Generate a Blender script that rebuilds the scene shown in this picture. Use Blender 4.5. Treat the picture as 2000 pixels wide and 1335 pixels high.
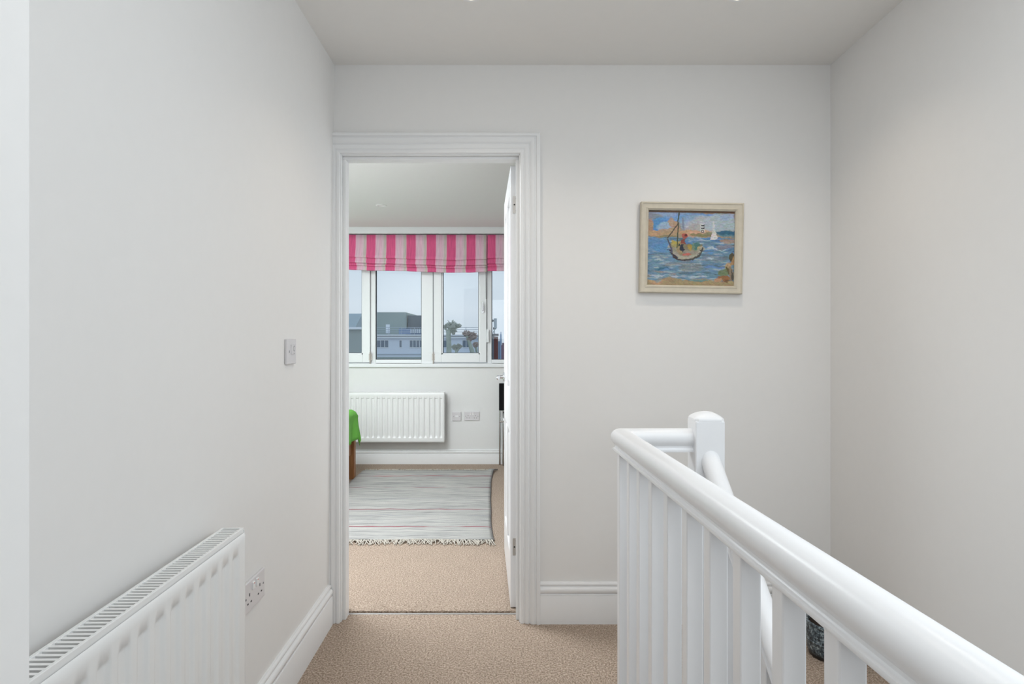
import bpy, bmesh, math, random
from mathutils import Vector, Matrix, noise as mnoise
import numpy as np

for o in list(bpy.data.objects):
    bpy.data.objects.remove(o, do_unlink=True)
SC = bpy.context.scene
COL = SC.collection
random.seed(4)
R = math.radians
F = 1150.0            # focal length in pixels of the 2000 px wide frame
CZ = 1.207            # camera height
HY = 665.0            # horizon row

def P(px, py, Y):
    """world point seen at pixel (px,py) at depth Y"""
    return Vector(((px-1000)*Y/F, Y, CZ-(py-HY)*Y/F))

# ------------------------------------------------------------------ camera
cam_d = bpy.data.cameras.new('camera')
cam = bpy.data.objects.new('camera', cam_d); COL.objects.link(cam)
cam.location = (0, 0, CZ); cam.rotation_euler = (math.pi/2, 0, 0)
cam_d.sensor_width = 36; cam_d.lens = F/2000*36
cam_d.shift_y = -2.5/2000
cam_d.clip_start = 0.02; cam_d.clip_end = 1000
SC.camera = cam

# ------------------------------------------------------------------ world: bright overcast sky
w = bpy.data.worlds.new('sky'); SC.world = w; w.use_nodes = True
nt = w.node_tree; nt.nodes.clear()
n_out = nt.nodes.new('ShaderNodeOutputWorld'); n_bg = nt.nodes.new('ShaderNodeBackground')
n_tc = nt.nodes.new('ShaderNodeTexCoord'); n_sep = nt.nodes.new('ShaderNodeSeparateXYZ')
n_r = nt.nodes.new('ShaderNodeValToRGB'); n_no = nt.nodes.new('ShaderNodeTexNoise')
n_map = nt.nodes.new('ShaderNodeMapping'); n_ma = nt.nodes.new('ShaderNodeMath'); n_ad = nt.nodes.new('ShaderNodeMath')
n_map.inputs['Scale'].default_value = (2, 2, 14)
n_no.inputs['Scale'].default_value = 1.6; n_no.inputs['Detail'].default_value = 3
n_ma.operation = 'MULTIPLY'; n_ma.inputs[1].default_value = 0.10
n_ad.operation = 'ADD'
nt.links.new(n_tc.outputs['Generated'], n_map.inputs['Vector'])
nt.links.new(n_map.outputs['Vector'], n_no.inputs['Vector'])
nt.links.new(n_tc.outputs['Generated'], n_sep.inputs[0])
nt.links.new(n_no.outputs[0], n_ma.inputs[0]); nt.links.new(n_ma.outputs[0], n_ad.inputs[0])
nt.links.new(n_sep.outputs['Z'], n_ad.inputs[1]); nt.links.new(n_ad.outputs[0], n_r.inputs[0])
el = n_r.color_ramp.elements
el[0].position = 0.04; el[0].color = (.62, .68, .77, 1)
el[1].position = 0.9; el[1].color = (.55, .68, .85, 1)
e = el.new(0.10); e.color = (.72, .77, .85, 1)
e = el.new(0.22); e.color = (.66, .74, .84, 1)
nt.links.new(n_r.outputs[0], n_bg.inputs[0]); n_bg.inputs[1].default_value = 1.04
nt.links.new(n_bg.outputs[0], n_out.inputs[0])

# ------------------------------------------------------------------ large lights (daylight for assumed windows and rooflights, lamps, an added rear fill)
def area(name, loc, target, sx, sy, energy, col):
    d = bpy.data.lights.new(name, 'AREA'); d.shape = 'RECTANGLE'; d.size = sx; d.size_y = sy
    d.energy = energy; d.color = col
    o = bpy.data.objects.new(name, d); COL.objects.link(o); o.location = loc
    o.rotation_euler = (Vector(target)-Vector(loc)).to_track_quat('-Z', 'Y').to_euler()
    return o
COOL = (.86, .94, 1.0); WARM = (1.0, .87, .72)
L_HALL = area('assumed_hall_window_light', (1.30, 0.80, 1.60), (0.2, 0.98, 1.44), 1.2, 1.1, 8, COOL)  # area light for an assumed, unseen window, placed from the direction of the light
L_HALL2 = area('assumed_hall_rooflight', (0.60, 0.70, 2.372), (0.60, 0.80, 0), 1.2, 1.2, 14, (.90, .96, 1.0))  # assumed rooflight: bare area light under the solid ceiling, no opening modelled
L_HALL3 = area('hall_rear_fill', (0.1, -2.0, 1.7), (0.1, 0, 1.65), 1.4, 0.9, 13.5, (.90, .96, 1.0))  # fill added behind the camera to lift walls and ceiling, no opening there
L_BED = area('assumed_bedroom_rooflight', (-1.35, 3.40, 2.285), (-1.35, 3.401, 0), 1.0, 0.9, 62, (.90, .96, 1.0))  # assumed, unseen rooflight: area light below a closed bedroom ceiling
L_BED2 = area('assumed_bedroom_side_window_light', (-3.08, 3.9, 1.5), (0, 4.3, 1.2), 1.2, 1.1, 11, (.88, .95, 1.0))  # assumed, unseen side window: area light in front of an unbroken wall
def spot(name, loc, energy, col, size=R(125), blend=.9):
    d = bpy.data.lights.new(name, 'SPOT'); d.energy = energy; d.color = col
    d.spot_size = size; d.spot_blend = blend; d.shadow_soft_size = .03
    o = bpy.data.objects.new(name, d); COL.objects.link(o); o.location = loc
    return o
DL = [(-.142, 2.008), (.777, 2.008)]
for x, y in DL:
    spot('downlight_beam', (x, y, 2.372), 10, WARM)

SC.view_settings.view_transform = 'Standard'; SC.view_settings.look = 'None'
SC.view_settings.gamma = 1; SC.view_settings.exposure = 0.0
SC.view_settings.use_curve_mapping = False

# ------------------------------------------------------------------ materials
def srgb(r, g, b):
    f = lambda c: (c/255/12.92) if c/255 <= .04045 else ((c/255+.055)/1.055)**2.4
    return (f(r), f(g), f(b), 1)
def mat(name, col, rough=.6, metal=0, bump=0, bscale=200, var=0, vscale=30, spec=.5, coat=0):
    m = bpy.data.materials.new(name); m.use_nodes = True
    nt = m.node_tree; b = nt.nodes['Principled BSDF']
    b.inputs['Base Color'].default_value = col; b.inputs['Roughness'].default_value = rough
    b.inputs['Metallic'].default_value = metal; b.inputs['Specular IOR Level'].default_value = spec
    if coat: b.inputs['Coat Weight'].default_value = coat
    tc = nt.nodes.new('ShaderNodeTexCoord')
    no = nt.nodes.new('ShaderNodeTexNoise'); no.inputs['Scale'].default_value = vscale; no.inputs['Detail'].default_value = 4
    nt.links.new(tc.outputs['Object'], no.inputs['Vector'])
    hs = nt.nodes.new('ShaderNodeHueSaturation'); hs.inputs['Color'].default_value = col
    mr = nt.nodes.new('ShaderNodeMapRange')
    v = max(var, .012)
    mr.inputs['To Min'].default_value = 1-v; mr.inputs['To Max'].default_value = 1+v
    nt.links.new(no.outputs[0], mr.inputs[0]); nt.links.new(mr.outputs[0], hs.inputs['Value'])
    nt.links.new(hs.outputs[0], b.inputs['Base Color'])
    if bump:
        n2 = nt.nodes.new('ShaderNodeTexNoise'); n2.inputs['Scale'].default_value = bscale; n2.inputs['Detail'].default_value = 3
        nt.links.new(tc.outputs['Object'], n2.inputs['Vector'])
        bp = nt.nodes.new('ShaderNodeBump'); bp.inputs['Strength'].default_value = bump; bp.inputs['Distance'].default_value = .002
        nt.links.new(n2.outputs[0], bp.inputs['Height']); nt.links.new(bp.outputs[0], b.inputs['Normal'])
    return m
def emis(name, col, s):
    m = bpy.data.materials.new(name); m.use_nodes = True
    b = m.node_tree.nodes['Principled BSDF']; b.inputs['Base Color'].default_value = (1, 1, 1, 1)
    b.inputs['Emission Color'].default_value = col; b.inputs['Emission Strength'].default_value = s
    return m

M = {}
M['wall'] = mat('wall_paint', (.83, .815, .798, 1), .75, bump=.06, bscale=90)
M['wall_bed'] = mat('bedroom_wall_paint', (.80, .80, .79, 1), .75, bump=.05, bscale=90)
M['ceil'] = mat('ceiling_paint', (.86, .84, .812, 1), .85)
M['gloss'] = mat('white_gloss_paint', (.86, .86, .87, 1), .30, bump=.012, bscale=25)
M['satin'] = mat('white_satin_paint', (.84, .84, .84, 1), .42, bump=.012, bscale=25)
M['rad'] = mat('radiator_enamel', (.84, .84, .83, 1), .30)
M['raddark'] = mat('radiator_inside_shade', (.08, .09, .09, 1), .7)  # fins coloured near black to paint the shade inside the casing
M['plastic'] = mat('white_plastic', (.70, .68, .69, 1), .3)
M['plastic2'] = mat('bright_white_plastic', (.88, .88, .88, 1), .25)
M['dark'] = mat('dark_hole', (.03, .03, .03, 1), .6)
M['grey'] = mat('grey_mark', (.25, .25, .26, 1), .5)
M['steel'] = mat('satin_steel', (.50, .47, .44, 1), .35, metal=1)
M['chrome'] = mat('chrome', (.62, .63, .65, 1), .18, metal=1)
M['upvc'] = mat('white_window_plastic', (.84, .86, .87, 1), .30)
M['gasket'] = mat('dark_gasket', (.035, .045, .055, 1), .6)
M['black'] = mat('black_plastic', (.008, .008, .009, 1), .85, spec=.15)
M['beadgrey'] = mat('threshold_metal', (.50, .49, .48, 1), .35, metal=.3)

def carpet_mat(name, c1, c2, c3):
    m = bpy.data.materials.new(name); m.use_nodes = True; nt = m.node_tree; b = nt.nodes['Principled BSDF']
    b.inputs['Roughness'].default_value = .95; b.inputs['Specular IOR Level'].default_value = .1
    tc = nt.nodes.new('ShaderNodeTexCoord')
    n1 = nt.nodes.new('ShaderNodeTexNoise'); n1.inputs['Scale'].default_value = 150; n1.inputs['Detail'].default_value = 2; n1.inputs['Roughness'].default_value = .7
    n2 = nt.nodes.new('ShaderNodeTexVoronoi'); n2.inputs['Scale'].default_value = 190
    n3 = nt.nodes.new('ShaderNodeTexNoise'); n3.inputs['Scale'].default_value = 9; n3.inputs['Detail'].default_value = 4
    for n in (n1, n2, n3): nt.links.new(tc.outputs['Object'], n.inputs['Vector'])
    r = nt.nodes.new('ShaderNodeValToRGB'); e = r.color_ramp.elements
    e[0].position = .30; e[0].color = c1; e[1].position = .70; e[1].color = c3
    x = e.new(.5); x.color = c2
    nt.links.new(n1.outputs[0], r.inputs[0])
    hs = nt.nodes.new('ShaderNodeHueSaturation'); mr = nt.nodes.new('ShaderNodeMapRange')
    mr.inputs['To Min'].default_value = .93; mr.inputs['To Max'].default_value = 1.07
    nt.links.new(n3.outputs[0], mr.inputs[0]); nt.links.new(mr.outputs[0], hs.inputs['Value'])
    nt.links.new(r.outputs[0], hs.inputs['Color']); nt.links.new(hs.outputs[0], b.inputs['Base Color'])
    bp = nt.nodes.new('ShaderNodeBump'); bp.inputs['Strength'].default_value = .9; bp.inputs['Distance'].default_value = .004
    nt.links.new(n2.outputs['Distance'], bp.inputs['Height']); nt.links.new(bp.outputs[0], b.inputs['Normal'])
    return m
M['carpet'] = carpet_mat('beige_carpet', (.21, .15, .108, 1), (.43, .335, .265, 1), (.68, .56, .46, 1))
M['carpet_bed'] = M['carpet']

# ------------------------------------------------------------------ mesh helpers
def link(name, me, m=None, parent=None, smooth=False):
    o = bpy.data.objects.new(name, me); COL.objects.link(o)
    if m is not None: me.materials.append(m)
    if parent is not None: o.parent = parent
    if smooth: me.polygons.foreach_set('use_smooth', [True]*len(me.polygons))
    return o
def obj(name, bm, m=None, parent=None, smooth=False, bevel=0, auto=False):
    bmesh.ops.recalc_face_normals(bm, faces=bm.faces)
    me = bpy.data.meshes.new(name); bm.to_mesh(me); bm.free()
    o = link(name, me, m, parent, smooth)
    if auto:
        me.polygons.foreach_set('use_smooth', [True]*len(me.polygons))
        me.set_sharp_from_angle(angle=R(35))
    if bevel:
        b = o.modifiers.new('bevel', 'BEVEL'); b.width = bevel; b.segments = 2; b.limit_method = 'ANGLE'
    return o
def NB(): return bmesh.new()
def bx(bm, x0, x1, y0, y1, z0, z1, mi=0):
    vs = [bm.verts.new((x, y, z)) for x in (x0, x1) for y in (y0, y1) for z in (z0, z1)]
    for f in ((0,1,3,2),(4,6,7,5),(0,4,5,1),(2,3,7,6),(0,2,6,4),(1,5,7,3)):
        bm.faces.new([vs[i] for i in f]).material_index = mi
    return vs
def hexa(bm, pts):
    vs = [bm.verts.new(p) for p in pts]
    for f in ((0,1,3,2),(4,6,7,5),(0,4,5,1),(2,3,7,6),(0,2,6,4),(1,5,7,3)):
        bm.faces.new([vs[i] for i in f])
def sweep(bm, prof, path, closed=True, up=None):
    """prof: list (u,v): u = horizontal to the right of travel, v = up. mitred at corners."""
    rings = []
    n = len(path); path = [Vector(p) for p in path]
    for i, p in enumerate(path):
        def d2(a, b):
            d = (b-a); d.z = 0; return d.normalized()
        if i == 0: d = d2(path[0], path[1]); ms = 1
        elif i == n-1: d = d2(path[-2], path[-1]); ms = 1
        else:
            a = d2(path[i-1], path[i]); b = d2(path[i], path[i+1]); d = (a+b).normalized(); ms = 1/max(.2, d.dot(a))
        lat = Vector((d.y, -d.x, 0))
        rings.append([bm.verts.new(p + lat*u*ms + Vector((0, 0, v))) for u, v in prof])
    m = len(prof)
    for a, b in zip(rings, rings[1:]):
        for j in range(m if closed else m-1):
            bm.faces.new((a[j], a[(j+1) % m], b[(j+1) % m], b[j]))
    if closed:
        bm.faces.new(rings[0]); bm.faces.new(list(reversed(rings[-1])))
def tube(bm, pts, r, seg=10):
    pts = [Vector(p) for p in pts]; rings = []
    for i, p in enumerate(pts):
        d = (pts[min(i+1, len(pts)-1)]-pts[max(i-1, 0)]).normalized()
        a = d.orthogonal().normalized() if i == 0 else (a - d*a.dot(d)).normalized()
        b = d.cross(a)
        rr = r[i] if isinstance(r, (list, tuple)) else r
        rings.append([bm.verts.new(p+(a*math.cos(t)+b*math.sin(t))*rr) for t in [2*math.pi*k/seg for k in range(seg)]])
    for A, B in zip(rings, rings[1:]):
        for j in range(seg): bm.faces.new((A[j], A[(j+1)%seg], B[(j+1)%seg], B[j]))
    bm.faces.new(rings[0]); bm.faces.new(list(reversed(rings[-1])))
def lathe(bm, prof, c, seg=32, axis='z'):
    """prof: list (r, h)"""
    rings = []
    for r, h in prof:
        ring = []
        for k in range(seg):
            t = 2*math.pi*k/seg; q = (r*math.cos(t), r*math.sin(t), h)
            if axis == 'x': q = (q[2], q[0], q[1])
            if axis == 'y': q = (q[0], q[2], q[1])
            ring.append(bm.verts.new(Vector(c)+Vector(q)))
        rings.append(ring)
    for A, B in zip(rings, rings[1:]):
        for j in range(seg): bm.faces.new((A[j], A[(j+1)%seg], B[(j+1)%seg], B[j]))
    if prof[0][0] > 1e-5: bm.faces.new(rings[0])
    if prof[-1][0] > 1e-5: bm.faces.new(list(reversed(rings[-1])))
    bmesh.ops.remove_doubles(bm, verts=bm.verts, dist=1e-6)
def empty(name, loc=(0, 0, 0), rz=0, parent=None):
    o = bpy.data.objects.new(name, None); COL.objects.link(o); o.location = loc; o.rotation_euler = (0, 0, rz)
    o.empty_display_size = .05
    if parent: o.parent = parent
    return o
def tag(o, label=None, cat=None, group=None, kind=None):
    if label: o['label'] = label
    if cat: o['category'] = cat
    if group: o['group'] = group
    if kind: o['kind'] = kind
    return o
def struct(name, bm, m, parent=None, **k):
    o = obj(name, bm, m, parent, **k)
    if parent is None: o['kind'] = 'structure'
    return o

# ------------------------------------------------------------------ shared dimensions
YB = 2.527            # hall face of the wall with the doorway
YB2 = 2.642           # its bedroom face
ZC = 2.389            # hall ceiling
YW = 5.78             # bedroom window wall
ZCB = 2.30            # bedroom ceiling
DXL, DXR, DZT = -.732, .030, 2.003     # door lining
def XL(Y, z=1.2):     # left wall face (leans slightly, not quite square)
    base = -.784 + (-.762+.784)*(z/ZC)
    return base - .0165*(Y-YB)
def XR(Y): return 1.367 + .0174*(Y-YB)
def RX(Y): return .431 - .048*Y        # centreline of the level handrail
EDGE = .045

# ------------------------------------------------------------------ room shell: hall
def quadbox(bm, base, z0, z1):
    """prism over a 4 point plan"""
    a = [bm.verts.new((x, y, z0)) for x, y in base]; b = [bm.verts.new((x, y, z1)) for x, y in base]
    n = len(base)
    bm.faces.new(a); bm.faces.new(b)
    for i in range(n): bm.faces.new((a[i], a[(i+1)%n], b[(i+1)%n], b[i]))

bm = NB()
# landing floor: L shape round the stairwell
quadbox(bm, [(-.95, -2.25), (RX(-2.25)+EDGE, -2.25), (RX(1.86)+EDGE, 1.86), (-.95, 1.86)], -.22, 0)
quadbox(bm, [(-.95, 1.86), (XR(1.8)+.05, 1.86), (XR(2.6)+.05, YB2), (-.95, YB2)], -.22, 0)
struct('floor', bm, M['carpet'])
bm = NB(); bx(bm, -3.3, 1.5, YB2, YW+.1, -.2, 0)
hexa(bm, [(x, y, z) for x in (DXL, DXR) for y, zz in ((2.610, .010), (2.70, .0005)) for z in (-.02, zz)])
struct('floor.001', bm, M['carpet_bed'])
bm = NB(); bx(bm, -1.0, 1.6, -2.4, YB+.1, ZC, ZC+.1)
struct('ceiling', bm, M['ceil'])
bm = NB(); bx(bm, -3.3, 1.5, YB2-.02, YW+.1, ZCB, ZCB+.1)
struct('ceiling.001', bm, M['wall_bed'])
# left wall
bm = NB()
pts = []
for x in (0, 1):
    for Y in (.42, YB+.08):
        for z in (-.05, ZC+.02):
            pts.append((XL(Y, z) - (.12 if x == 0 else 0), Y, z))
hexa(bm, pts)
struct('wall_left', bm, M['wall'])
bm = NB(); bx(bm, -1.0, -.492, -2.3, .60, -.05, ZC+.02)
struct('wall_near', bm, M['wall'])
# wall with the doorway
bm = NB()
bx(bm, -3.3, DXL-.025, YB, YB2, -.05, ZC+.02); bx(bm, DXR+.025, 1.5, YB, YB2, -.05, ZC+.02)
bx(bm, DXL-.025, DXR+.025, YB, YB2, DZT+.025, ZC+.02)
struct('wall_back', bm, M['wall'])
# right wall, with an assumed window opening beside the stairs (outside the frame)
bm = NB()
def rpiece(y0, y1, z0, z1):
    quadbox(bm, [(XR(y0), y0), (XR(y0)+.14, y0), (XR(y1)+.14, y1), (XR(y1), y1)], z0, z1)
rpiece(-2.3, 0.0, -2.65, ZC+.02); rpiece(1.48, YB+.02, -2.65, ZC+.02)
rpiece(0.0, 1.48, -2.65, .92); rpiece(0.0, 1.48, 2.26, ZC+.02)
struct('wall_right', bm, M['wall'])
bm = NB(); bx(bm, -1.0, 1.5, -2.4, -2.25, -2.65, ZC+.02)
struct('wall_front', bm, M['wall'])
# stairwell walls and lower floor
bm = NB(); bx(bm, .30, 1.5, 1.83, 1.90, -2.65, -.2)
struct('wall_stairwell', bm, M['wall'])
bm = NB(); quadbox(bm, [(.30, -2.25), (RX(-2.25)+EDGE-.01, -2.25), (RX(1.83)+EDGE-.01, 1.83), (.25, 1.83)], -2.65, -.2)
struct('wall_stairwell.001', bm, M['wall'])
bm = NB(); bx(bm, .2, 1.5, -2.3, 1.9, -2.75, -2.6)
struct('floor.002', bm, M['carpet'])
# white fascia round the stairwell edge
bm = NB()
quadbox(bm, [(RX(-2.2)+EDGE, -2.2), (RX(-2.2)+EDGE+.015, -2.2), (RX(1.83)+EDGE+.015, 1.83), (RX(1.83)+EDGE, 1.83)], -.24, .012)
struct('trim_3', bm, M['satin'])
bm = NB(); bx(bm, RX(1.83)+EDGE, .562, 1.815, 1.845, -.24, .012)
struct('trim_4', bm, M['satin'])

# assumed hall window by the stairs, out of view, added to go with the hall light
win3 = empty('assumed_window_3', (XR(.74)+.07, .74, 1.59)); tag(win3, kind='structure')
bm = NB()
for a in ((-.74, .74, -.67, -.61), (-.74, .74, .61, .67), (-.74, -.68, -.67, .67), (.68, .74, -.67, .67), (-.03, .03, -.67, .67)):
    bx(bm, -.03, .03, a[0], a[1], a[2], a[3])
obj('frame', bm, M['upvc'], win3)

# ------------------------------------------------------------------ glass
def glass_mat():
    m = bpy.data.materials.new('window_glass'); m.use_nodes = True; nt = m.node_tree; nt.nodes.clear()
    o = nt.nodes.new('ShaderNodeOutputMaterial'); t = nt.nodes.new('ShaderNodeBsdfTransparent'); g = nt.nodes.new('ShaderNodeBsdfGlossy')
    t.inputs[0].default_value = (.93, .965, .97, 1); g.inputs['Roughness'].default_value = .01
    fr = nt.nodes.new('ShaderNodeFresnel'); fr.inputs['IOR'].default_value = 1.35
    mx = nt.nodes.new('ShaderNodeMixShader')
    nt.links.new(fr.outputs[0], mx.inputs[0]); nt.links.new(t.outputs[0], mx.inputs[1]); nt.links.new(g.outputs[0], mx.inputs[2])
    nt.links.new(mx.outputs[0], o.inputs[0]); return m
M['glass'] = glass_mat()
for s in (-1, 1):
    bm = NB(); bx(bm, -.004, .004, s*.355-.325, s*.355+.325, -.61, .61); obj('pane', bm, M['glass'], win3)

# ------------------------------------------------------------------ bedroom shell
bm = NB(); bx(bm, -3.3, -3.15, YB2-.02, YW+.1, -.05, ZCB+.02); struct('wall_bedroom_left', bm, M['wall_bed'])
bm = NB(); bx(bm, 1.2, 1.35, YB2-.02, YW+.1, -.05, ZCB+.02); struct('wall_bedroom_right', bm, M['wall_bed'])
WX0, WX1, WZ0, WZ1 = -1.95, .36, .951, 2.20
bm = NB()
bx(bm, -3.3, WX0, YW, YW+.28, -.05, ZCB+.02); bx(bm, WX1, 1.5, YW, YW+.28, -.05, ZCB+.02)
bx(bm, WX0, WX1, YW, YW+.28, -.05, WZ0); bx(bm, WX0, WX1, YW, YW+.28, WZ1, ZCB+.02)
struct('wall_window', bm, M['wall_bed'])

# skirting profile (d = projection from wall, z)
def skirt_prof(h, t=.020):
    return [(0, 0), (t, 0), (t, h*.675), (t-.001, h*.69), (t+.000, h*.705), (t-.002, h*.715), (t-.006, h*.722), (t-.007, h*.735),
            (t-.003, h*.745), (t-.000, h*.77), (t+.001, h*.82), (t-.001, h*.865), (t-.005, h*.885), (t-.009, h*.895),
            (t-.010, h*.91), (t-.007, h*.925), (t-.006, h*.95), (t-.008, h*.98), (t-.012, h), (0, h)]
def skirting(name, a, b, h, mt=None):
    """room side lies to the right of travel a->b"""
    bm = NB(); sweep(bm, skirt_prof(h), [(a[0], a[1], 0), (b[0], b[1], 0)])
    return struct(name, bm, mt or M['satin'], auto=True)
skirting('baseboard_left', (XL(.60, .1), .60), (XL(YB-.022, .1), YB-.022), .170)
skirting('baseboard_back', (DXR+.090, YB), (XR(YB), YB), .175)
skirting('baseboard_right', (XR(YB), YB), (XR(1.86), 1.86), .175)
skirting('baseboard_window', (-3.15, YW), (1.2, YW), .142)

# ------------------------------------------------------------------ door lining + architrave
bm = NB()
bx(bm, DXL-.025, DXL, YB-.001, YB2+.001, 0, DZT+.025); bx(bm, DXR, DXR+.025, YB-.001, YB2+.001, 0, DZT+.025)
bx(bm, DXL, DXR, YB-.001, YB2+.001, DZT, DZT+.025)
# stops
bx(bm, DXL, DXL+.013, YB+.02, YB2-.045, 0, DZT-.013); bx(bm, DXR-.013, DXR, YB+.02, YB2-.045, 0, DZT-.013)
bx(bm, DXL, DXR, YB+.02, YB2-.045, DZT-.013, DZT)
struct('trim_1', bm, M['satin'], bevel=.0015)
aprof = [(.005, 0), (.005, .010), (.007, .013), (.012, .014), (.018, .0135), (.020, .010), (.023, .010), (.026, .013), (.034, .016),
         (.040, .0165), (.042, .013), (.045, .012), (.050, .017), (.058, .021), (.066, .022), (.069, .018), (.073, .018), (.076, .024), (.084, .025), (.090, .022), (.090, 0)]
bm = NB()
rings = []
for k in range(4):
    ring = []
    for u, d in aprof:
        uL = min(u, .051); xl = max(DXL-u, -.788)
        if k == 0: p = (xl, YB-d, 0)
        if k == 1: p = (xl, YB-d, DZT+u)
        if k == 2: p = (DXR+u, YB-d, DZT+u)
        if k == 3: p = (DXR+u, YB-d, 0)
        ring.append(bm.verts.new(p))
    rings.append(ring)
for A, B in zip(rings, rings[1:]):
    for j in range(len(aprof)-1): bm.faces.new((A[j], A[j+1], B[j+1], B[j]))
struct('trim_2', bm, M['satin'], auto=True)
# threshold strip
bm = NB(); bx(bm, DXL, DXR, 2.597, 2.609, 0, .002)
struct('trim_5', bm, M['beadgrey'], bevel=.002)

# ------------------------------------------------------------------ door (open into the bedroom)
HX, HYY = DXR-.002, YB2+.004
door = empty('door_1', (HX, HYY, 0), R(2.9)); tag(door, kind='structure')
# local: y along leaf (0..0.757), x from -.035 (visible face) to 0
def leaf():
    bm = NB(); W = .757; T = .035; z0, z1 = .010, 1.992
    st = .105
    bx(bm, -T, 0, 0, st, z0, z1); bx(bm, -T, 0, W-st, W, z0, z1)
    rails = [(z0, .225), (.78, .98), (1.88, z1)]
    for a, b in rails: bx(bm, -T, 0, st, W-st, a, b)
    bx(bm, -T, 0, W/2-.05, W/2+.05, .225, .78); bx(bm, -T, 0, W/2-.05, W/2+.05, .98, 1.88)
    for (a, b) in ((.225, .78), (.98, 1.88)):
        for (c, d) in ((st, W/2-.05), (W/2+.05, W-st)):
            bx(bm, -T+.011, -.011, c, d, a, b)
            bx(bm, -T+.004, -.004, c+.03, d-.03, a+.03, b-.03)
    return bm
obj('leaf', leaf(), M['gloss'], door, bevel=.002)
for hz in (CZ-(399.8-HY)/434.5, CZ-(1067-HY)/434.5):
    bm = NB()
    bx(bm, -.024, .001, -.0025, .0005, hz-.038, hz+.038)
    h = obj('hinge', bm, M['steel'], door, bevel=.0005)
    bm = NB(); tube(bm, [(.003, -.002, hz-.039), (.003, -.002, hz+.039)], .004, 10)
    obj('pin', bm, M['steel'], h, smooth=True)
    for dx, dz in ((-.008, .028), (-.017, 0), (-.008, -.028)):
        bm = NB(); lathe(bm, [(.0001, 0), (.0038, 0), (.0038, .001), (.0001, .001)], (dx, -.0036, hz+dz), 12, 'y')
        obj('screw', bm, M['dark'], h)
# lever handle both sides
HZ = CZ-(736-HY)*3.33/F
bm = NB()
lathe(bm, [(.0001, 0), (.026, 0), (.026, -.006), (.022, -.009), (.010, -.010), (.009, -.028), (.0001, -.028)], (-.035, .70, HZ), 24, 'x')
hd = obj('door_handle', bm, M['chrome'], door, auto=True)
bm = NB(); tube(bm, [(-.063, .700, HZ), (-.070, .698, HZ), (-.073, .688, HZ), (-.074, .60, HZ-.002)], [.009, .010, .010, .009], 12)
obj('lever', bm, M['chrome'], hd, smooth=True)
bm = NB(); lathe(bm, [(.0001, 0), (.026, 0), (.026, .006), (.010, .010), (.009, .03), (.0001, .03)], (0, .70, HZ), 24, 'x')
tube(bm, [(.03, .700, HZ), (.045, .69, HZ), (.046, .60, HZ-.002)], .009, 12)
obj('door_handle', bm, M['chrome'], door, auto=True)
bm = NB(); bx(bm, -.028, -.007, .7565, .7585, HZ-.075, HZ+.085)
bx(bm, -.024, -.011, .7585, .766, HZ-.01, HZ+.012)
obj('latch_plate', bm, M['steel'], door)

# ------------------------------------------------------------------ bedroom window
YF = 5.79
win = empty('window_1', ((WX0+WX1)/2, YF, WZ0)); tag(win, kind='structure')
def wp(name, bm, m, parent=win, **k):
    bmesh.ops.translate(bm, verts=bm.verts, vec=(-(WX0+WX1)/2, -YF, -WZ0))
    return obj(name, bm, m, parent, **k)
def px2x(px, Y=YW): return (px-1000)*Y/F
ZF = lambda py, Y=YW: CZ-(py-HY)*Y/F
ft, fb = 2.15, ZF(708)
bm = NB()
for x0, x1 in ((WX0, px2x(618)), (px2x(723.5), px2x(733)), (px2x(823), px2x(845.5)), (px2x(951), px2x(960)), (px2x(1050), WX1)):
    bx(bm, x0, x1, YF, YF+.07, WZ0, WZ1)
for x0, x1, z0 in ((WX0, WX1, fb), (px2x(733), px2x(823), ZF(702)), (px2x(960), px2x(1050), ZF(702))):
    bx(bm, x0+.0005, x1-.0005, YF+.0008, YF+.069, WZ0, z0)
bx(bm, WX0, WX1, YF+.0008, YF+.069, ft, WZ1)
frame = wp('frame', bm, M['upvc'], bevel=.004)
def pane(x0, x1, z0, z1, y, parent):
    bm = NB(); g = .006
    for a in ((x0, x0+g, z0, z1), (x1-g, x1, z0, z1), (x0, x1, z0, z0+g), (x0, x1, z1-g, z1)):
        bx(bm, a[0], a[1], y-.004, y+.012, a[2], a[3])
    gk = wp('gasket', bm, M['gasket'], parent)
    bm = NB(); bx(bm, x0, x1, y+.004, y+.008, z0, z1)
    return wp('pane', bm, M['glass'], parent)
pane(px2x(733), px2x(823), ZF(702), ft, YF+.02, win)
pane(px2x(960), px2x(1050), ZF(702), ft, YF+.02, win)
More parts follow.
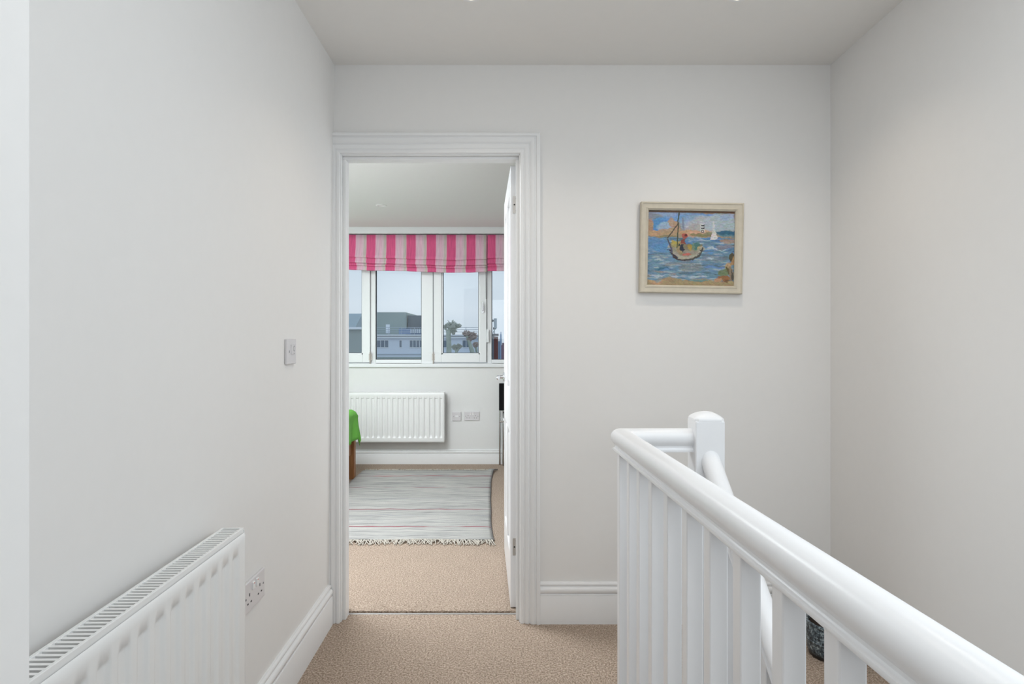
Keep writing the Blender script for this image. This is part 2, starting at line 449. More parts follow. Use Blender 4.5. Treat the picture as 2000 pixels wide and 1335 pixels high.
def sash(xo0, xo1, xi0, xi1, hinge_left, handle_z):
    bm = NB(); z0, z1, y0, y1 = ZF(707.3), ft+.05, YF-.022, YF+.045
    zi0, zi1 = ZF(691.5), ft-.02
    bx(bm, xo0, xi0, y0, y1, z0, z1); bx(bm, xi1, xo1, y0, y1, z0, z1)
    bx(bm, xi0, xi1, y0, y1, z0, zi0); bx(bm, xi0, xi1, y0, y1, zi1, z1)
    s = wp('sash', bm, M['upvc'], bevel=.004)
    # glazing bead step
    bm = NB()
    for a in ((xi0, xi0+.012, zi0, zi1), (xi1-.012, xi1, zi0, zi1), (xi0, xi1, zi0, zi0+.012), (xi0, xi1, zi1-.012, zi1)):
        bx(bm, a[0], a[1], y0+.012, y1-.01, a[2], a[3])
    wp('bead', bm, M['upvc'], s)
    bm = NB(); g = .016
    for a in ((xi0+.010, xi0+g, zi0+.01, zi1), (xi1-g, xi1-.010, zi0+.01, zi1), (xi0+.01, xi1-.01, zi0+.01, zi0+g)):
        bx(bm, a[0], a[1], y0+.020, y1-.012, a[2], a[3])
    wp('gasket', bm, M['gasket'], s)
    bm = NB(); bx(bm, xi0+.011, xi1-.011, y0+.030, y0+.034, zi0+.011, zi1-.011)
    wp('pane', bm, M['glass'], s)
    # hinge knuckle
    hx = xo0-.004 if hinge_left else xo1+.004
    bm = NB(); tube(bm, [(hx, y0-.006, z0-.012), (hx, y0-.006, z0+.105)], .007, 10)
    bx(bm, hx-.014, hx+.014, y0-.002, y0+.02, z0+.02, z0+.085)
    wp('hinge', bm, M['steel'], s, auto=True)
    # gap shadow strip between sash and mullion
    gx = xo1 if hinge_left else xo0
    # handle
    hx = xo1-.035 if hinge_left else xo0+.035
    bm = NB(); bx(bm, hx-.010, hx+.010, y0-.008, y0, handle_z-.035, handle_z+.035)
    tube(bm, [(hx, y0-.006, handle_z-.012), (hx, y0-.034, handle_z-.012), (hx, y0-.036, handle_z+.07)], [.007, .007, .006], 8)
    wp('handle', bm, M['chrome'], s, auto=True)
sash(px2x(847, 5.76), px2x(950, 5.76), px2x(862, 5.76), px2x(937, 5.76), True, ZF(604))
sash(px2x(619, 5.76), px2x(722, 5.76), px2x(634, 5.76), px2x(708, 5.76), False, ZF(604))
# window closer on the mullion
bm = NB(); bx(bm, px2x(950.5), px2x(955.5), YF-.030, YF, ZF(668), ZF(643)); bx(bm, px2x(951.5), px2x(954), YF-.036, YF-.03, ZF(663), ZF(648))
wp('keep', bm, M['upvc'], bevel=.002)
# dark strips that paint the shade in the gaps beside the sashes
bm = NB()
for x0, x1 in ((px2x(722.3), px2x(723.6)), (px2x(845.3), px2x(846.7)), (px2x(950.2), px2x(951.2))):
    bx(bm, x0, x1, YF-.004, YF+.001, ZF(707), ft)
wp('gap_shade', bm, M['grey'], win)
# sill board
bm = NB(); bx(bm, WX0-.02, WX1+.02, YW-.022, YF+.002, WZ0-.004, ZF(709.5))
struct('trim_6', bm, M['upvc'], bevel=.004)
# head board above the blinds
bm = NB(); bx(bm, -2.15, .55, 5.665, YW, ZCB-.062, ZCB)
struct('trim_7', bm, M['upvc'], bevel=.002)

# ------------------------------------------------------------------ roman blinds
def blind_mat():
    m = bpy.data.materials.new('striped_pink_fabric'); m.use_nodes = True; nt = m.node_tree; b = nt.nodes['Principled BSDF']
    b.inputs['Roughness'].default_value = .9; b.inputs['Specular IOR Level'].default_value = .1
    at = nt.nodes.new('ShaderNodeAttribute'); at.attribute_name = 'cloth'      # x = along the cloth, y = down the cloth
    sp = nt.nodes.new('ShaderNodeSeparateXYZ'); nt.links.new(at.outputs['Vector'], sp.inputs[0])
    no = nt.nodes.new('ShaderNodeTexNoise'); no.inputs['Scale'].default_value = 1.0; no.inputs['Detail'].default_value = 3
    mp = nt.nodes.new('ShaderNodeMapping'); mp.inputs['Scale'].default_value = (150, 9, 1)
    nt.links.new(at.outputs['Vector'], mp.inputs[0]); nt.links.new(mp.outputs[0], no.inputs['Vector'])
    md = nt.nodes.new('ShaderNodeMath'); md.operation = 'WRAP'; md.inputs[1].default_value = 1; md.inputs[2].default_value = 0
    dv = nt.nodes.new('ShaderNodeMath'); dv.operation = 'MULTIPLY_ADD'; dv.inputs[1].default_value = 1/.1931; dv.inputs[2].default_value = 20+1.402/.1931
    nt.links.new(sp.outputs['X'], dv.inputs[0]); nt.links.new(dv.outputs[0], md.inputs[0])
    r = nt.nodes.new('ShaderNodeValToRGB'); cr = r.color_ramp; cr.interpolation = 'LINEAR'
    pk = (.74, .125, .28, 1); lp = (.78, .48, .60, 1); ed = (.85, .45, .58, 1); mid = (.74, .55, .62, 1); be = (.60, .54, .49, 1)
    stops = [(0, pk), (.435, pk), (.445, ed), (.475, lp), (.58, mid), (.68, lp), (.82, mid), (.885, be), (.965, be), (.985, ed), (1, pk)]
    cr.elements[0].position = 0; cr.elements[0].color = pk; cr.elements[1].position = 1; cr.elements[1].color = pk
    for p, c in stops[1:-1]:
        e = cr.elements.new(p); e.color = c
    nt.links.new(md.outputs[0], r.inputs[0])
    hs = nt.nodes.new('ShaderNodeHueSaturation'); mr = nt.nodes.new('ShaderNodeMapRange')
    mr.inputs['To Min'].default_value = .72; mr.inputs['To Max'].default_value = 1.25
    nt.links.new(no.outputs[0], mr.inputs[0]); nt.links.new(mr.outputs[0], hs.inputs['Value']); nt.links.new(r.outputs[0], hs.inputs['Color'])
    nt.links.new(hs.outputs[0], b.inputs['Base Color'])
    bp = nt.nodes.new('ShaderNodeBump'); bp.inputs['Strength'].default_value = .5; bp.inputs['Distance'].default_value = .002
    nt.links.new(no.outputs[0], bp.inputs['Height']); nt.links.new(bp.outputs[0], b.inputs['Normal'])
    return m
M['blind'] = blind_mat()
def blind(name, x0, x1, sagf, label):
    YBm = 5.685
    ztop = ZF(458, 5.68)
    # cross section (forward offset, z, edge flag)
    prof = [(0, ztop), (0, ztop-.06), (-.002, ztop-.12), (-.012, 2.045), (-.030, 2.014), (-.026, 2.008), (-.002, 2.022), (.002, 2.016), (-.020, 1.975), (-.024, 1.962),
            (-.018, 1.956), (.004, 1.970), (.006, 1.962), (-.012, 1.942), (-.016, 1.936), (-.008, 1.931), (.006, 1.942), (.008, 1.934), (-.004, 1.910), (-.006, 1.893), (0, 1.889), (.004, 1.893)]
    n = max(8, int((x1-x0)/.02)); bm = NB(); lay = bm.verts.layers.float_vector.new('cloth')
    grid = []
    for i in range(n+1):
        x = x0+(x1-x0)*i/n; row = []; s = 0
        for j, (d, z) in enumerate(prof):
            k = j/len(prof)
            wob = mnoise.noise(Vector((x*4.5, j*.35, x0)))*.006*min(1, j/4) + mnoise.noise(Vector((x*14, j*.8, 3)))*.0022*(1 if j > 5 else 0)
            zz = z - (sagf(x)*min(1, j/3) if j else 0) + (wob if j > 2 else 0)
            dd = d + mnoise.noise(Vector((x*7, j*.15, 9)))*.005
            if j: s += math.hypot(d-prof[j-1][0], z-prof[j-1][1])
            v = bm.verts.new((x, YBm+dd, zz)); row.append(v)
            shift = mnoise.noise(Vector((x*2.2, j*.12, 5)))*.004 + (.010*math.sin(x*9)*(j > 12))
            v[lay] = (x+shift, s, 0)
        grid.append(row)
    for a, b in zip(grid, grid[1:]):
        for j in range(len(prof)-1): bm.faces.new((a[j], a[j+1], b[j+1], b[j]))
    o = empty(name, ((x0+x1)/2, YBm, ztop)); tag(o, label, 'blind', 'striped roman blinds over the bedroom window')
    bmesh.ops.translate(bm, verts=bm.verts, vec=(-(x0+x1)/2, -YBm, -ztop))
    c = obj('cloth', bm, M['blind'], o, smooth=True)
    sm = c.modifiers.new('thick', 'SOLIDIFY'); sm.thickness = .003
    bm = NB(); bx(bm, -(x1-x0)/2+.004, (x1-x0)/2-.004, .012, .055, -.028, 0); obj('headrail', bm, M['upvc'], o)
    # pull cord at the far end
    bm = NB(); tube(bm, [((x1-x0)/2-.012, .02, -.03), ((x1-x0)/2-.012, .018, -.36), ((x1-x0)/2-.010, .02, -.62)], .0022, 6)
    obj('cord', bm, M['dark' if x1 > 0 else 'grey'], o)
    return o
xs = px2x(951.5, 5.68)
blind('roman_blind', -2.05, xs-.003, lambda x: .020*math.exp(-((x+.55)/.45)**2)-.022*max(0, (-1.35-x)/.5)+.006,
      'wide pink and cream striped roman blind drawn up above the casement windows')
blind('roman_blind', xs+.003, .48, lambda x: .010, 'narrow end of a pink striped roman blind beside the open door')

# ------------------------------------------------------------------ radiators
def radiator(name, L, H, T, pitch, label, loc, rz, group=None, slat=True, brackets=True, fluteend=.045, drop=.0, fdepth=.0075):
    """local: x along length 0..L, y: 0 = back (wall side) .. -T = front, z 0..H"""
    root = empty(name, loc, rz); tag(root, label, 'radiator', group)
    # front panel: fluted sheet
    bm = NB()
    nx = int(L/.0035); zs = [0, .004, .02, .035, .042, .048, .056, .075, H/2, H-.085, H-.070, H-fluteend-.012, H-fluteend-.006, H-fluteend-.001, H-.028, H-drop-.006, H-drop-.001]
    rows = []
    for z in zs:
        row = []
        for i in range(nx+1):
            x = L*i/nx
            t = ((x-.012) % pitch)/pitch
            inn = 1 if .02 < x < L-.02 else 0
            g = 0.5-0.5*math.cos(2*math.pi*t); g = max(0, min(1, (g-.22)/.5)); g = g*g*(3-2*g)
            e = min(1, max(0, (z-.042)/.014))*min(1, max(0, (H-fluteend-z)/.006))
            d = fdepth*g*e*inn
            edge = 0
            if z < .003 or z > H-drop-.004: edge = .004
            if x < .003 or x > L-.003: edge = max(edge, .003)
            row.append(bm.verts.new((x, -T+d+edge, z)))
        rows.append(row)
    for a, b in zip(rows, rows[1:]):
        for i in range(nx): bm.faces.new((a[i], a[i+1], b[i+1], b[i]))
    # back skin of the panel
    bx(bm, .003, L-.003, -T+.010, -T+.013, .003, H-drop-.004)
    obj('front_panel', bm, M['rad'], root, smooth=True).data.set_sharp_from_angle(angle=R(50))
    bm = NB(); bx(bm, .004, L-.004, -.012, 0, .004, H-.006); obj('back_panel', bm, M['rad'], root, bevel=.003)
    # fins between
    bm = NB()
    k = int(L/.025)
    for i in range(k):
        x = .02+(L-.04)*i/(k-1); bx(bm, x-.0007, x+.0007, -T+.014, -.013, .03, H-.05)
    tag(obj('convector_fins', bm, M['raddark'], root), kind='stuff')
    for i in (0, 1):
        x = 0 if i == 0 else L
        bm = NB(); s = .0015
        bx(bm, x-s, x+s, -T+.004, -.004, .01, H-.002); o = obj('end_panel', bm, M['rad'], root, bevel=.001)
    # top grille frame
    bm = NB()
    bx(bm, 0, L, -T+.0055, -T+.0120, H-.016, H+.003); bx(bm, 0, L, -.0065, 0, H-.010, H+.003)
    bx(bm, 0, .006, -T+.0125, -.0065, H-.006, H+.003); bx(bm, L-.006, L, -T+.0125, -.0065, H-.006, H+.003)
    obj('grille_frame', bm, M['rad'], root, bevel=.001)
    if slat:
        p = .0127; n = int((L-.012)/p); sl = NB()
        bx(sl, -.0031, .0031, -T+.0125, -.0065, H-.006, H+.001)
        first = obj('grille_slat', sl, M['rad'], root); first.location.x = .006+p*.75
        for i in range(1, n):
            c = first.copy(); COL.objects.link(c); c.parent = root; c.location.x = .006+p*(i+.75)
    if brackets:
        for x in (.12, L-.12):
            bm = NB(); bx(bm, x-.015, x+.015, 0, .030, .05, H-.06)
            obj('wall_bracket', bm, M['rad'], root)
    return root
# hall radiator: along the left wall, front faces +x.  local x -> world -y (far -> near)
Yf = 1.485; a = math.atan(.0165)
xb = -(.705+.0165*Yf)
# rotate so that local -y (front) points to +x:  rz = +90deg maps x->+y, -y->+x
Lr = .83; RT = .060
y0 = Yf-Lr
radiator('radiator', Lr, .60, RT, .0525, 'white panel radiator with slotted top grille low on the left hall wall',
         (-(.707+.0165*y0), y0, .733-.60), math.pi/2+a, fluteend=.048, drop=.008, fdepth=.0062)
# valve and pipe at its far end
vr = empty('radiator_valve', (-(.67+.0165*1.50), 1.52, .16)); tag(vr, 'white thermostatic valve on the far bottom corner of the hall radiator', 'valve')
bm = NB(); lathe(bm, [(.0001, 0), (.012, 0), (.012, .02), (.019, .024), (.019, .075), (.012, .082), (.0001, .082)], (0, 0, 0), 20); obj('valve_head', bm, M['plastic2'], vr, auto=True)
bm = NB(); tube(bm, [(0, -.03, -.008), (0, 0, -.008), (0, 0, -.16)], .0075, 10); obj('pipe', bm, M['satin'], vr, smooth=True)
# bedroom radiator
rx0, rx1 = px2x(680, 5.66), px2x(867.5, 5.66)
radiator('radiator', rx1-rx0, .478, .085, .0505, 'white ridged radiator below the bedroom window', (rx0, 5.745, ZF(863.5, 5.66)), 0, fluteend=.052, fdepth=.0095)

# ------------------------------------------------------------------ sockets and switches
def plate(root, w, h, t=.009):
    bm = NB(); bx(bm, -w/2, w/2, -t, 0, -h/2, h/2); return obj('plate', bm, M['plastic'], root, bevel=.0025)
def hole(root, x, z, w, h, y=-.0095, m='dark'):
    bm = NB(); bx(bm, x-w/2, x+w/2, y-.0006, y+.003, z-h/2, z+h/2); return bm
def double_socket(name, loc, rz, label, mk=True):
    r = empty(name, loc, rz); tag(r, label, 'socket'); plate(r, .146, .086)
    for s in (-1, 1):
        bm = NB(); cx = s*.036
        for dx, dz, w, h in ((0, .013, .004, .0085), (-.011, -.010, .007, .004), (.011, -.010, .007, .004)):
            bx(bm, cx+dx-w/2, cx+dx+w/2, -.0097, -.006, dz-h/2-.008, dz+h/2-.008)
        obj('outlet_holes', bm, M['dark'], r)
        bm = NB(); x = s*.013; vs = bx(bm, x-.0065, x+.0065, -.0135, -.008, .012, .034)
        obj('rocker', bm, M['plastic2'], r, bevel=.0012)
        bm = NB(); bx(bm, x-.0035, x+.0035, -.0138, -.0134, .029, .031); obj('red_mark', bm, mat('red_mark', (.5, .05, .04, 1)) if 'redm' not in M else M['redm'], r)
        bm = NB(); lathe(bm, [(.0001, 0), (.003, 0), (.003, -.001), (.0001, -.001)], (s*.0605, -.0092, 0), 10, 'y'); obj('screw', bm, M['grey'], r)
    return r
M['redm'] = mat('red_marking', (.5, .06, .05, 1))
# hall socket on left wall (faces +x)
Ys = 1.733
double_socket('wall_socket', (XL(Ys, .47)+.0005, Ys, .470), math.pi/2+a, 'white double socket low on the left wall just past the radiator')
double_socket('wall_socket', (px2x(921.5), YW-.0005, ZF(812)), 0, 'white double socket right of the bedroom radiator')
r = empty('blank_plate', (px2x(892), YW-.0005, ZF(812.5))); tag(r, 'small square white socket plate between bedroom radiator and double socket', 'socket'); plate(r, .088, .088)
bm = NB(); bx(bm, -.014, .014, -.0105, -.008, -.006, .010); obj('outlet', bm, M['plastic2'], r, bevel=.001)
for s in (-1, 1):
    bm = NB(); lathe(bm, [(.0001, 0), (.003, 0), (.003, -.001), (.0001, -.001)], (s*.03, -.0092, 0), 10, 'y'); obj('screw', bm, M['grey'], r)
Yk = 2.02
r = empty('wall_switch', (XL(Yk, 1.17)+.0005, Yk, 1.170), math.pi/2+a); tag(r, 'square white wall switch with grey symbol at head height beside the doorway', 'switch'); plate(r, .088, .086)
bm = NB(); bx(bm, -.010, .028, -.0125, -.008, -.010, .024); sw = obj('rocker', bm, M['plastic'], r, bevel=.0015)
bm = NB()     # bell-like symbol
for k in range(10):
    t0, t1 = math.pi*2*k/10, math.pi*2*(k+1)/10
    ra, rb = .0060, .0082
    cx, cz = .012, .010
    vs = [bm.verts.new((cx+q*math.cos(t), -.0129, cz+q*1.25*math.sin(t))) for q, t in ((ra, t0), (rb, t0), (rb, t1), (ra, t1))]
    bm.faces.new(vs)
bx(bm, .008, .016, -.0130, -.0127, -.0075, -.0050)
obj('symbol', bm, M['grey'], r)
bm = NB(); bx(bm, -.027, -.0225, -.0096, -.009, -.004, .004); obj('indicator', bm, M['grey'], r)

# ------------------------------------------------------------------ framed painting
def srg(r, g, b): return np.array(srgb(r, g, b)[:3])
def canvas_colors(W, H):
    rng = np.random.RandomState(7)
    u, v = np.meshgrid((np.arange(W)+.5)/W, (np.arange(H)+.5)/H)
    def vn(sx, sy, seed, octv=3):
        r = np.random.RandomState(seed); out = np.zeros_like(u); amp = 1; tot = 0
        for o in range(octv):
            gx, gy = int(sx*2**o)+2, int(sy*2**o)+2
            g = r.rand(gy+1, gx+1)
            x = u*(gx-1); y = v*(gy-1); xi = x.astype(int); yi = y.astype(int); fx = x-xi; fy = y-yi
            fx = fx*fx*(3-2*fx); fy = fy*fy*(3-2*fy)
            out += amp*((g[yi, xi]*(1-fx)+g[yi, xi+1]*fx)*(1-fy)+(g[yi+1, xi]*(1-fx)+g[yi+1, xi+1]*fx)*fy)
            tot += amp; amp *= .55
        return out/tot
    img = np.zeros((H, W, 3))
    wx = (vn(7, 7, 1)-.5)*.07+(vn(34, 26, 3, 2)-.5)*.035; wy = (vn(7, 9, 2)-.5)*.06+(vn(26, 44, 4, 2)-.5)*.030
    U = u+wx; V = v+wy
    def setm(mask, c, soft=None):
        a = np.clip(mask, 0, 1)[..., None]; img[:] = img*(1-a)+np.array(c)*a
    def ell(cx, cy, rx, ry, rot=0, s=.25):
        dx, dy = U-cx, V-cy; c, sn = math.cos(rot), math.sin(rot)
        q = np.sqrt(((dx*c+dy*sn)/rx)**2+((-dx*sn+dy*c)/ry)**2)
        return np.clip((1-q)/s+.5, 0, 1)
    def line(x0, y0, x1, y1, wd, UU=None, VV=None):
        UU = u+wx*.25 if UU is None else UU; VV = v+wy*.25 if VV is None else VV
        dx, dy = x1-x0, y1-y0; t = np.clip(((UU-x0)*dx+(VV-y0)*dy)/(dx*dx+dy*dy), 0, 1)
        d = np.hypot(UU-x0-t*dx, VV-y0-t*dy); return np.clip((wd-d)/.006+.5, 0, 1)
    # sky: ochre ground with blue and grey-white
    img[:] = srg(150, 132, 108)
    setm(ell(.20, .06, .42, .09)*.9, srg(122, 152, 190))
    setm(ell(.16, .20, .13, .12), srg(62, 130, 190)); setm(ell(.10, .20, .07, .12)*.8, srg(50, 128, 185))
    setm(ell(.20, .22, .08, .08)*.8, srg(150, 172, 190)); setm(ell(.06, .07, .10, .04)*.6, srg(120, 118, 110))
    setm(ell(.60, .10, .36, .07), srg(95, 140, 190)); setm(ell(.52, .20, .14, .16)*.7, srg(130, 155, 180))
    setm(ell(.72, .19, .30, .12), srg(165, 172, 178)); setm(ell(.85, .16, .20, .14)*.8, srg(155, 172, 182))
    setm(ell(.55, .23, .10, .06)*.6, srg(160, 150, 145))
    setm(ell(.92, .07, .10, .05)*.7, srg(140, 160, 195))
    # top brown edge
    setm(np.clip((.035-v)/.012, 0, 1), srg(95, 62, 30)); setm(np.clip((.022-v)/.01, 0, 1)*(u < .12), srg(60, 50, 40))
    setm(np.clip((U-.975)/.02, 0, 1), srg(135, 115, 90))
    # ochre shore
    setm(ell(.02, .27, .06, .16), srg(165, 130, 100)); setm(ell(.12, .315, .20, .045), srg(178, 140, 102))
    setm(ell(.30, .20, .05, .12, -.5)*.9, srg(170, 135, 105)); setm(ell(.25, .29, .14, .05)*.9, srg(165, 135, 100))
    setm(ell(.50, .30, .13, .05)*.9, srg(180, 140, 95)); setm(ell(.60, .29, .12, .03)*.9, srg(195, 150, 120)); setm(ell(.62, .325, .12, .02), srg(125, 118, 75))
    setm(ell(.20, .345, .13, .02)*.8, srg(125, 115, 78)); setm(ell(.70, .315, .06, .025)*.8, srg(120, 120, 85))
    # sea
    sea = np.clip((V-.352)/.012, 0, 1)
    n = vn(6, 34, 11, 3); n2 = vn(5, 20, 12, 2); n3 = vn(9, 50, 13, 2)
    base = srg(84, 128, 160)[None, None]*(1-n[..., None])+srg(98, 132, 148)[None, None]*n[..., None]
    sblue = srg(62, 118, 172)
    k = np.clip((n2-.50)*6, 0, 1)[..., None]*np.clip(1-(v-.35)*2.0, 0, 1)[..., None]; base = base*(1-k)+sblue*k
    k = np.clip((n3-.60)*7, 0, 1)[..., None]*.75; base = base*(1-k)+srg(158, 172, 180)*k
    k = np.clip((.36-n3)*7, 0, 1)[..., None]*.7; base = base*(1-k)+srg(58, 82, 92)*k
    k = np.clip((vn(6, 26, 15, 2)-.62)*7, 0, 1)[..., None]*np.clip((v-.5)*3, 0, 1)[..., None]*.7; base = base*(1-k)+srg(140, 122, 105)*k
    a = sea[..., None]; img[:] = img*(1-a)+base*a
    setm(ell(.09, .45, .15, .09)*.8, srg(70, 125, 175)); setm(ell(.17, .50, .09, .06)*.8, srg(62, 128, 178))
    setm(ell(.18, .775, .09, .022, 0, .5), srg(25, 95, 120)); setm(ell(.21, .79, .06, .015, 0, .5), srg(70, 120, 170))
    setm(ell(.78, .745, .14, .015, 0, .5)*.9, srg(80, 120, 175)); setm(ell(.50, .76, .14, .05)*.6, srg(118, 122, 115))
    setm(ell(.72, .56, .04, .02)*.8, srg(70, 135, 190)); setm(ell(.75, .63, .15, .05)*.5, srg(112, 118, 128))
    for (x, y, rx) in ((.14, .655, .06), (.76, .49, .06), (.84, .505, .07), (.73, .63, .05), (.33, .88, .10), (.60, .875, .10), (.12, .86, .10)):
        setm(ell(x, y, rx, .010, .05, .6)*.9, srg(168, 182, 195))
    # dark teal far sea at right
    setm(ell(.90, .295, .13, .035, 0, .35), srg(20, 88, 118)); setm(ell(.92, .325, .12, .018)*.7, srg(75, 125, 140))
    setm(ell(.93, .40, .10, .03)*.8, srg(165, 132, 105)); setm(ell(.90, .47, .10, .025)*.5, srg(150, 130, 115))
    # beach bottom
    bb = .915-.02*np.sin(u*3.1)+.012*np.sin(u*17)
    setm(np.clip((V-bb-.02*(u-.2))/.02, 0, 1), srg(152, 132, 92)); setm(ell(.10, .95, .11, .03)*.8, srg(178, 140, 100))
    setm(ell(.50, .955, .03, .015)*.5, srg(165, 130, 100)); setm(ell(.60, .93, .12, .012)*.8, srg(75, 135, 135)); setm(ell(.13, .925, .04, .02)*.7, srg(130, 140, 145))
    # plant bottom right
    setm(ell(.97, .62, .035, .06), srg(72, 66, 42)); setm(ell(.95, .74, .05, .05), srg(170, 142, 105)); setm(ell(.99, .68, .03, .05), srg(165, 125, 75))
    setm(ell(.88, .82, .06, .055), srg(102, 118, 80)); setm(ell(.93, .79, .02, .06), srg(92, 78, 38)); setm(ell(.97, .84, .035, .09), srg(130, 110, 85)); setm(ell(.99, .86, .012, .06), srg(70, 66, 55))
    setm(ell(.88, .90, .07, .03), srg(140, 88, 38)); setm(ell(.83, .925, .04, .02), srg(180, 130, 95)); setm(ell(.92, .935, .03, .02)*.9, srg(110, 72, 22)); setm(ell(.96, .95, .03, .02)*.9, srg(165, 145, 100))
    # boat
    hull = (((U-.445)/.185)**2+((V-.47)/.185)**2 < 1)*(V > .44+.10*np.abs(U-.445)**1.0*0)*1.0
    hull = hull*(V > .425-.5*(U-.445)**2*0)
    cut = ((U-.46)/.19)**2+((V-.40)/.115)**2
    setm(hull, srg(120, 112, 88)); 
    setm(hull*(V > .50)*np.clip((cut-1.0)*3, 0, 1), srg(140, 134, 118))
    setm(ell(.35, .455, .07, .05)*.95, srg(160, 145, 85)); setm(ell(.325, .43, .04, .025, .4)*.9, srg(168, 148, 40))
    setm(ell(.55, .47, .06, .045)*.95, srg(98, 128, 105)); setm(ell(.565, .46, .03, .04, .5), srg(60, 110, 105)); setm(ell(.48, .49, .03, .04), srg(155, 130, 40)); setm(ell(.60, .49, .03, .03), srg(165, 150, 105))
    setm(ell(.38, .53, .035, .05)*.9, srg(150, 130, 90)); setm(ell(.455, .575, .05, .014)*.95, srg(178, 82, 66))
    for q in range(24):
        t = q/23; x = .245+.385*t; y = .47+.185*math.sqrt(max(0, 1-((x-.437)/.20)**2))
        setm(ell(x, y-.035, .022, .018, 0, .6)*.9, srg(160, 154, 138)); 
    for q in range(30):
        t = q/29; x = .245+.375*t; y = .475+.185*math.sqrt(max(0, 1-((x-.432)/.195)**2))
        setm(ell(x, y, .016, .011, 0, .6), srg(48, 32, 38) if q < 15 else srg(62, 62, 58))
    setm(line(.235, .39, .275, .52, .008), srg(70, 68, 85)); setm(line(.615, .57, .635, .49, .007), srg(65, 68, 62)); setm(line(.27, .50, .28, .56, .012), srg(72, 70, 95))
    # mast, sail edge
    setm(line(.353, .03, .340, .50, .0065), srg(52, 62, 40)); setm(line(.345, .17, .235, .37, .0065), srg(70, 60, 52)); setm(line(.40, .10, .415, .26, .010), srg(118, 128, 148))
    # people
    setm(ell(.43, .345, .042, .036), srg(158, 62, 48)); setm(ell(.445, .33, .014, .014), srg(90, 20, 12)); setm(ell(.42, .415, .026, .028), srg(125, 52, 34)); setm(ell(.47, .33, .01, .02)*.8, srg(200, 130, 110))
    setm(ell(.375, .46, .02, .026), srg(20, 40, 38)); setm(ell(.41, .50, .017, .055), srg(20, 30, 52))
    setm(ell(.35, .385, .0, .0)*0, srg(0, 0, 0))
    # far white sail
    tri = (np.abs(U-.757) < .045*np.clip((V-.26)/.11, 0, 1)+.004)*(V > .18)*(V < .375)
    setm(tri*.95, srg(205, 202, 200)); setm((np.abs(u-.752) < .008)*(V > .15)*(V < .32)*.8, srg(190, 192, 190))
    # painted registration number, turned on its side
    def glyph(x0, y0, wd, ht, kind):
        s = np.zeros_like(u)
        if kind == '1':
            s = ((u > x0)*(u < x0+wd)*(np.abs(v-(y0+ht/2)) < ht*.20)); s = s+((np.abs(u-(x0+wd*.95)) < wd*.10)*(np.abs(v-y0-ht*.5) < ht*.42))
        else:
            q = ((u-x0-wd/2)/(wd/2))**2+((v-y0-ht/2)/(ht*.5))**2; s = (q < 1)*(q > .38)
        return np.clip(s, 0, 1)*1.0
    setm(((u > .600)*(u < .655)*(v > .165)*(v < .285))*.45, srg(205, 208, 210))
    for y0, kd, ht in ((.178, '1', .034), (.214, '1', .034), (.252, '0', .040)):
        setm(glyph(.612, y0, .036, ht, kd), srg(34, 36, 46))
    # brush texture
    st = vn(60, 90, 21, 2)-.5; st2 = vn(25, 110, 22, 2)-.5
    img *= (1+st[..., None]*.35+st2[..., None]*.35)
    hue = np.stack([vn(30, 60, 31+i, 2)-.5 for i in range(3)], -1); img *= 1+hue*.28
    return np.clip(img, 0, 1), st+st2
fw, fh = .437, .385
cx, cz = P(1347.5, 485.5, YB).x, P(1347.5, 485.5, YB).z
pic = empty('framed_painting', (cx, YB-.001, cz)); pic.rotation_euler = (R(.6), R(.95), 0)
tag(pic, 'sailing boat painting in a cream wooden frame on the wall right of the doorway', 'painting')
bm = NB()
fprof = [(0, 0), (0, .024), (.003, .028), (.006, .028), (.008, .025), (.012, .024), (.022, .023), (.024, .025), (.027, .025), (.030, .022), (.034, .018), (.034, 0)]
rings = []
for sx, sz in ((-1, -1), (-1, 1), (1, 1), (1, -1), (-1, -1)):
    rings.append([bm.verts.new((sx*(fw/2-u), -d-.002, sz*(fh/2-u))) for u, d in fprof])
for A, B in zip(rings, rings[1:]):
    for j in range(len(fprof)-1): bm.faces.new((A[j], A[j+1], B[j+1], B[j]))
bmesh.ops.remove_doubles(bm, verts=bm.verts, dist=1e-6)
M['frame'] = mat('cream_painted_wood', srgb(205, 196, 178), .45, var=.12, vscale=45, bump=.15, bscale=80)
obj('frame', bm, M['frame'], pic, auto=True)
NW, NH = 260, 222
cimg, crel = canvas_colors(NW, NH)
iw, ih = fw-.066, fh-.066
me = bpy.data.meshes.new('canvas')
xs_ = np.linspace(-iw/2, iw/2, NW+1); zs_ = np.linspace(ih/2, -ih/2, NH+1)
X, Z = np.meshgrid(xs_, zs_)
cr2 = np.pad(crel, ((0, 1), (0, 1)), mode='edge')
co = np.stack([X, -.014-cr2*.0012, Z], -1).reshape(-1, 3)
idx = np.arange((NW+1)*(NH+1)).reshape(NH+1, NW+1)
fc = np.stack([idx[:-1, :-1], idx[1:, :-1], idx[1:, 1:], idx[:-1, 1:]], -1).reshape(-1, 4)
me.from_pydata(co.tolist(), [], fc.tolist())
ca = me.color_attributes.new('paint', 'FLOAT_COLOR', 'CORNER')
cc = np.repeat(np.concatenate([cimg.reshape(-1, 3), np.ones((NW*NH, 1))], 1), 4, axis=0)
ca.data.foreach_set('color', cc.astype(np.float32).ravel())
m = bpy.data.materials.new('oil_paint'); m.use_nodes = True
b = m.node_tree.nodes['Principled BSDF']; b.inputs['Roughness'].default_value = .5
an = m.node_tree.nodes.new('ShaderNodeAttribute'); an.attribute_name = 'paint'
hs = m.node_tree.nodes.new('ShaderNodeHueSaturation'); hs.inputs['Saturation'].default_value = .92; hs.inputs['Value'].default_value = 1.10
m.node_tree.links.new(an.outputs['Color'], hs.inputs['Color']); m.node_tree.links.new(hs.outputs[0], b.inputs['Base Color'])
link('canvas', me, m, pic)
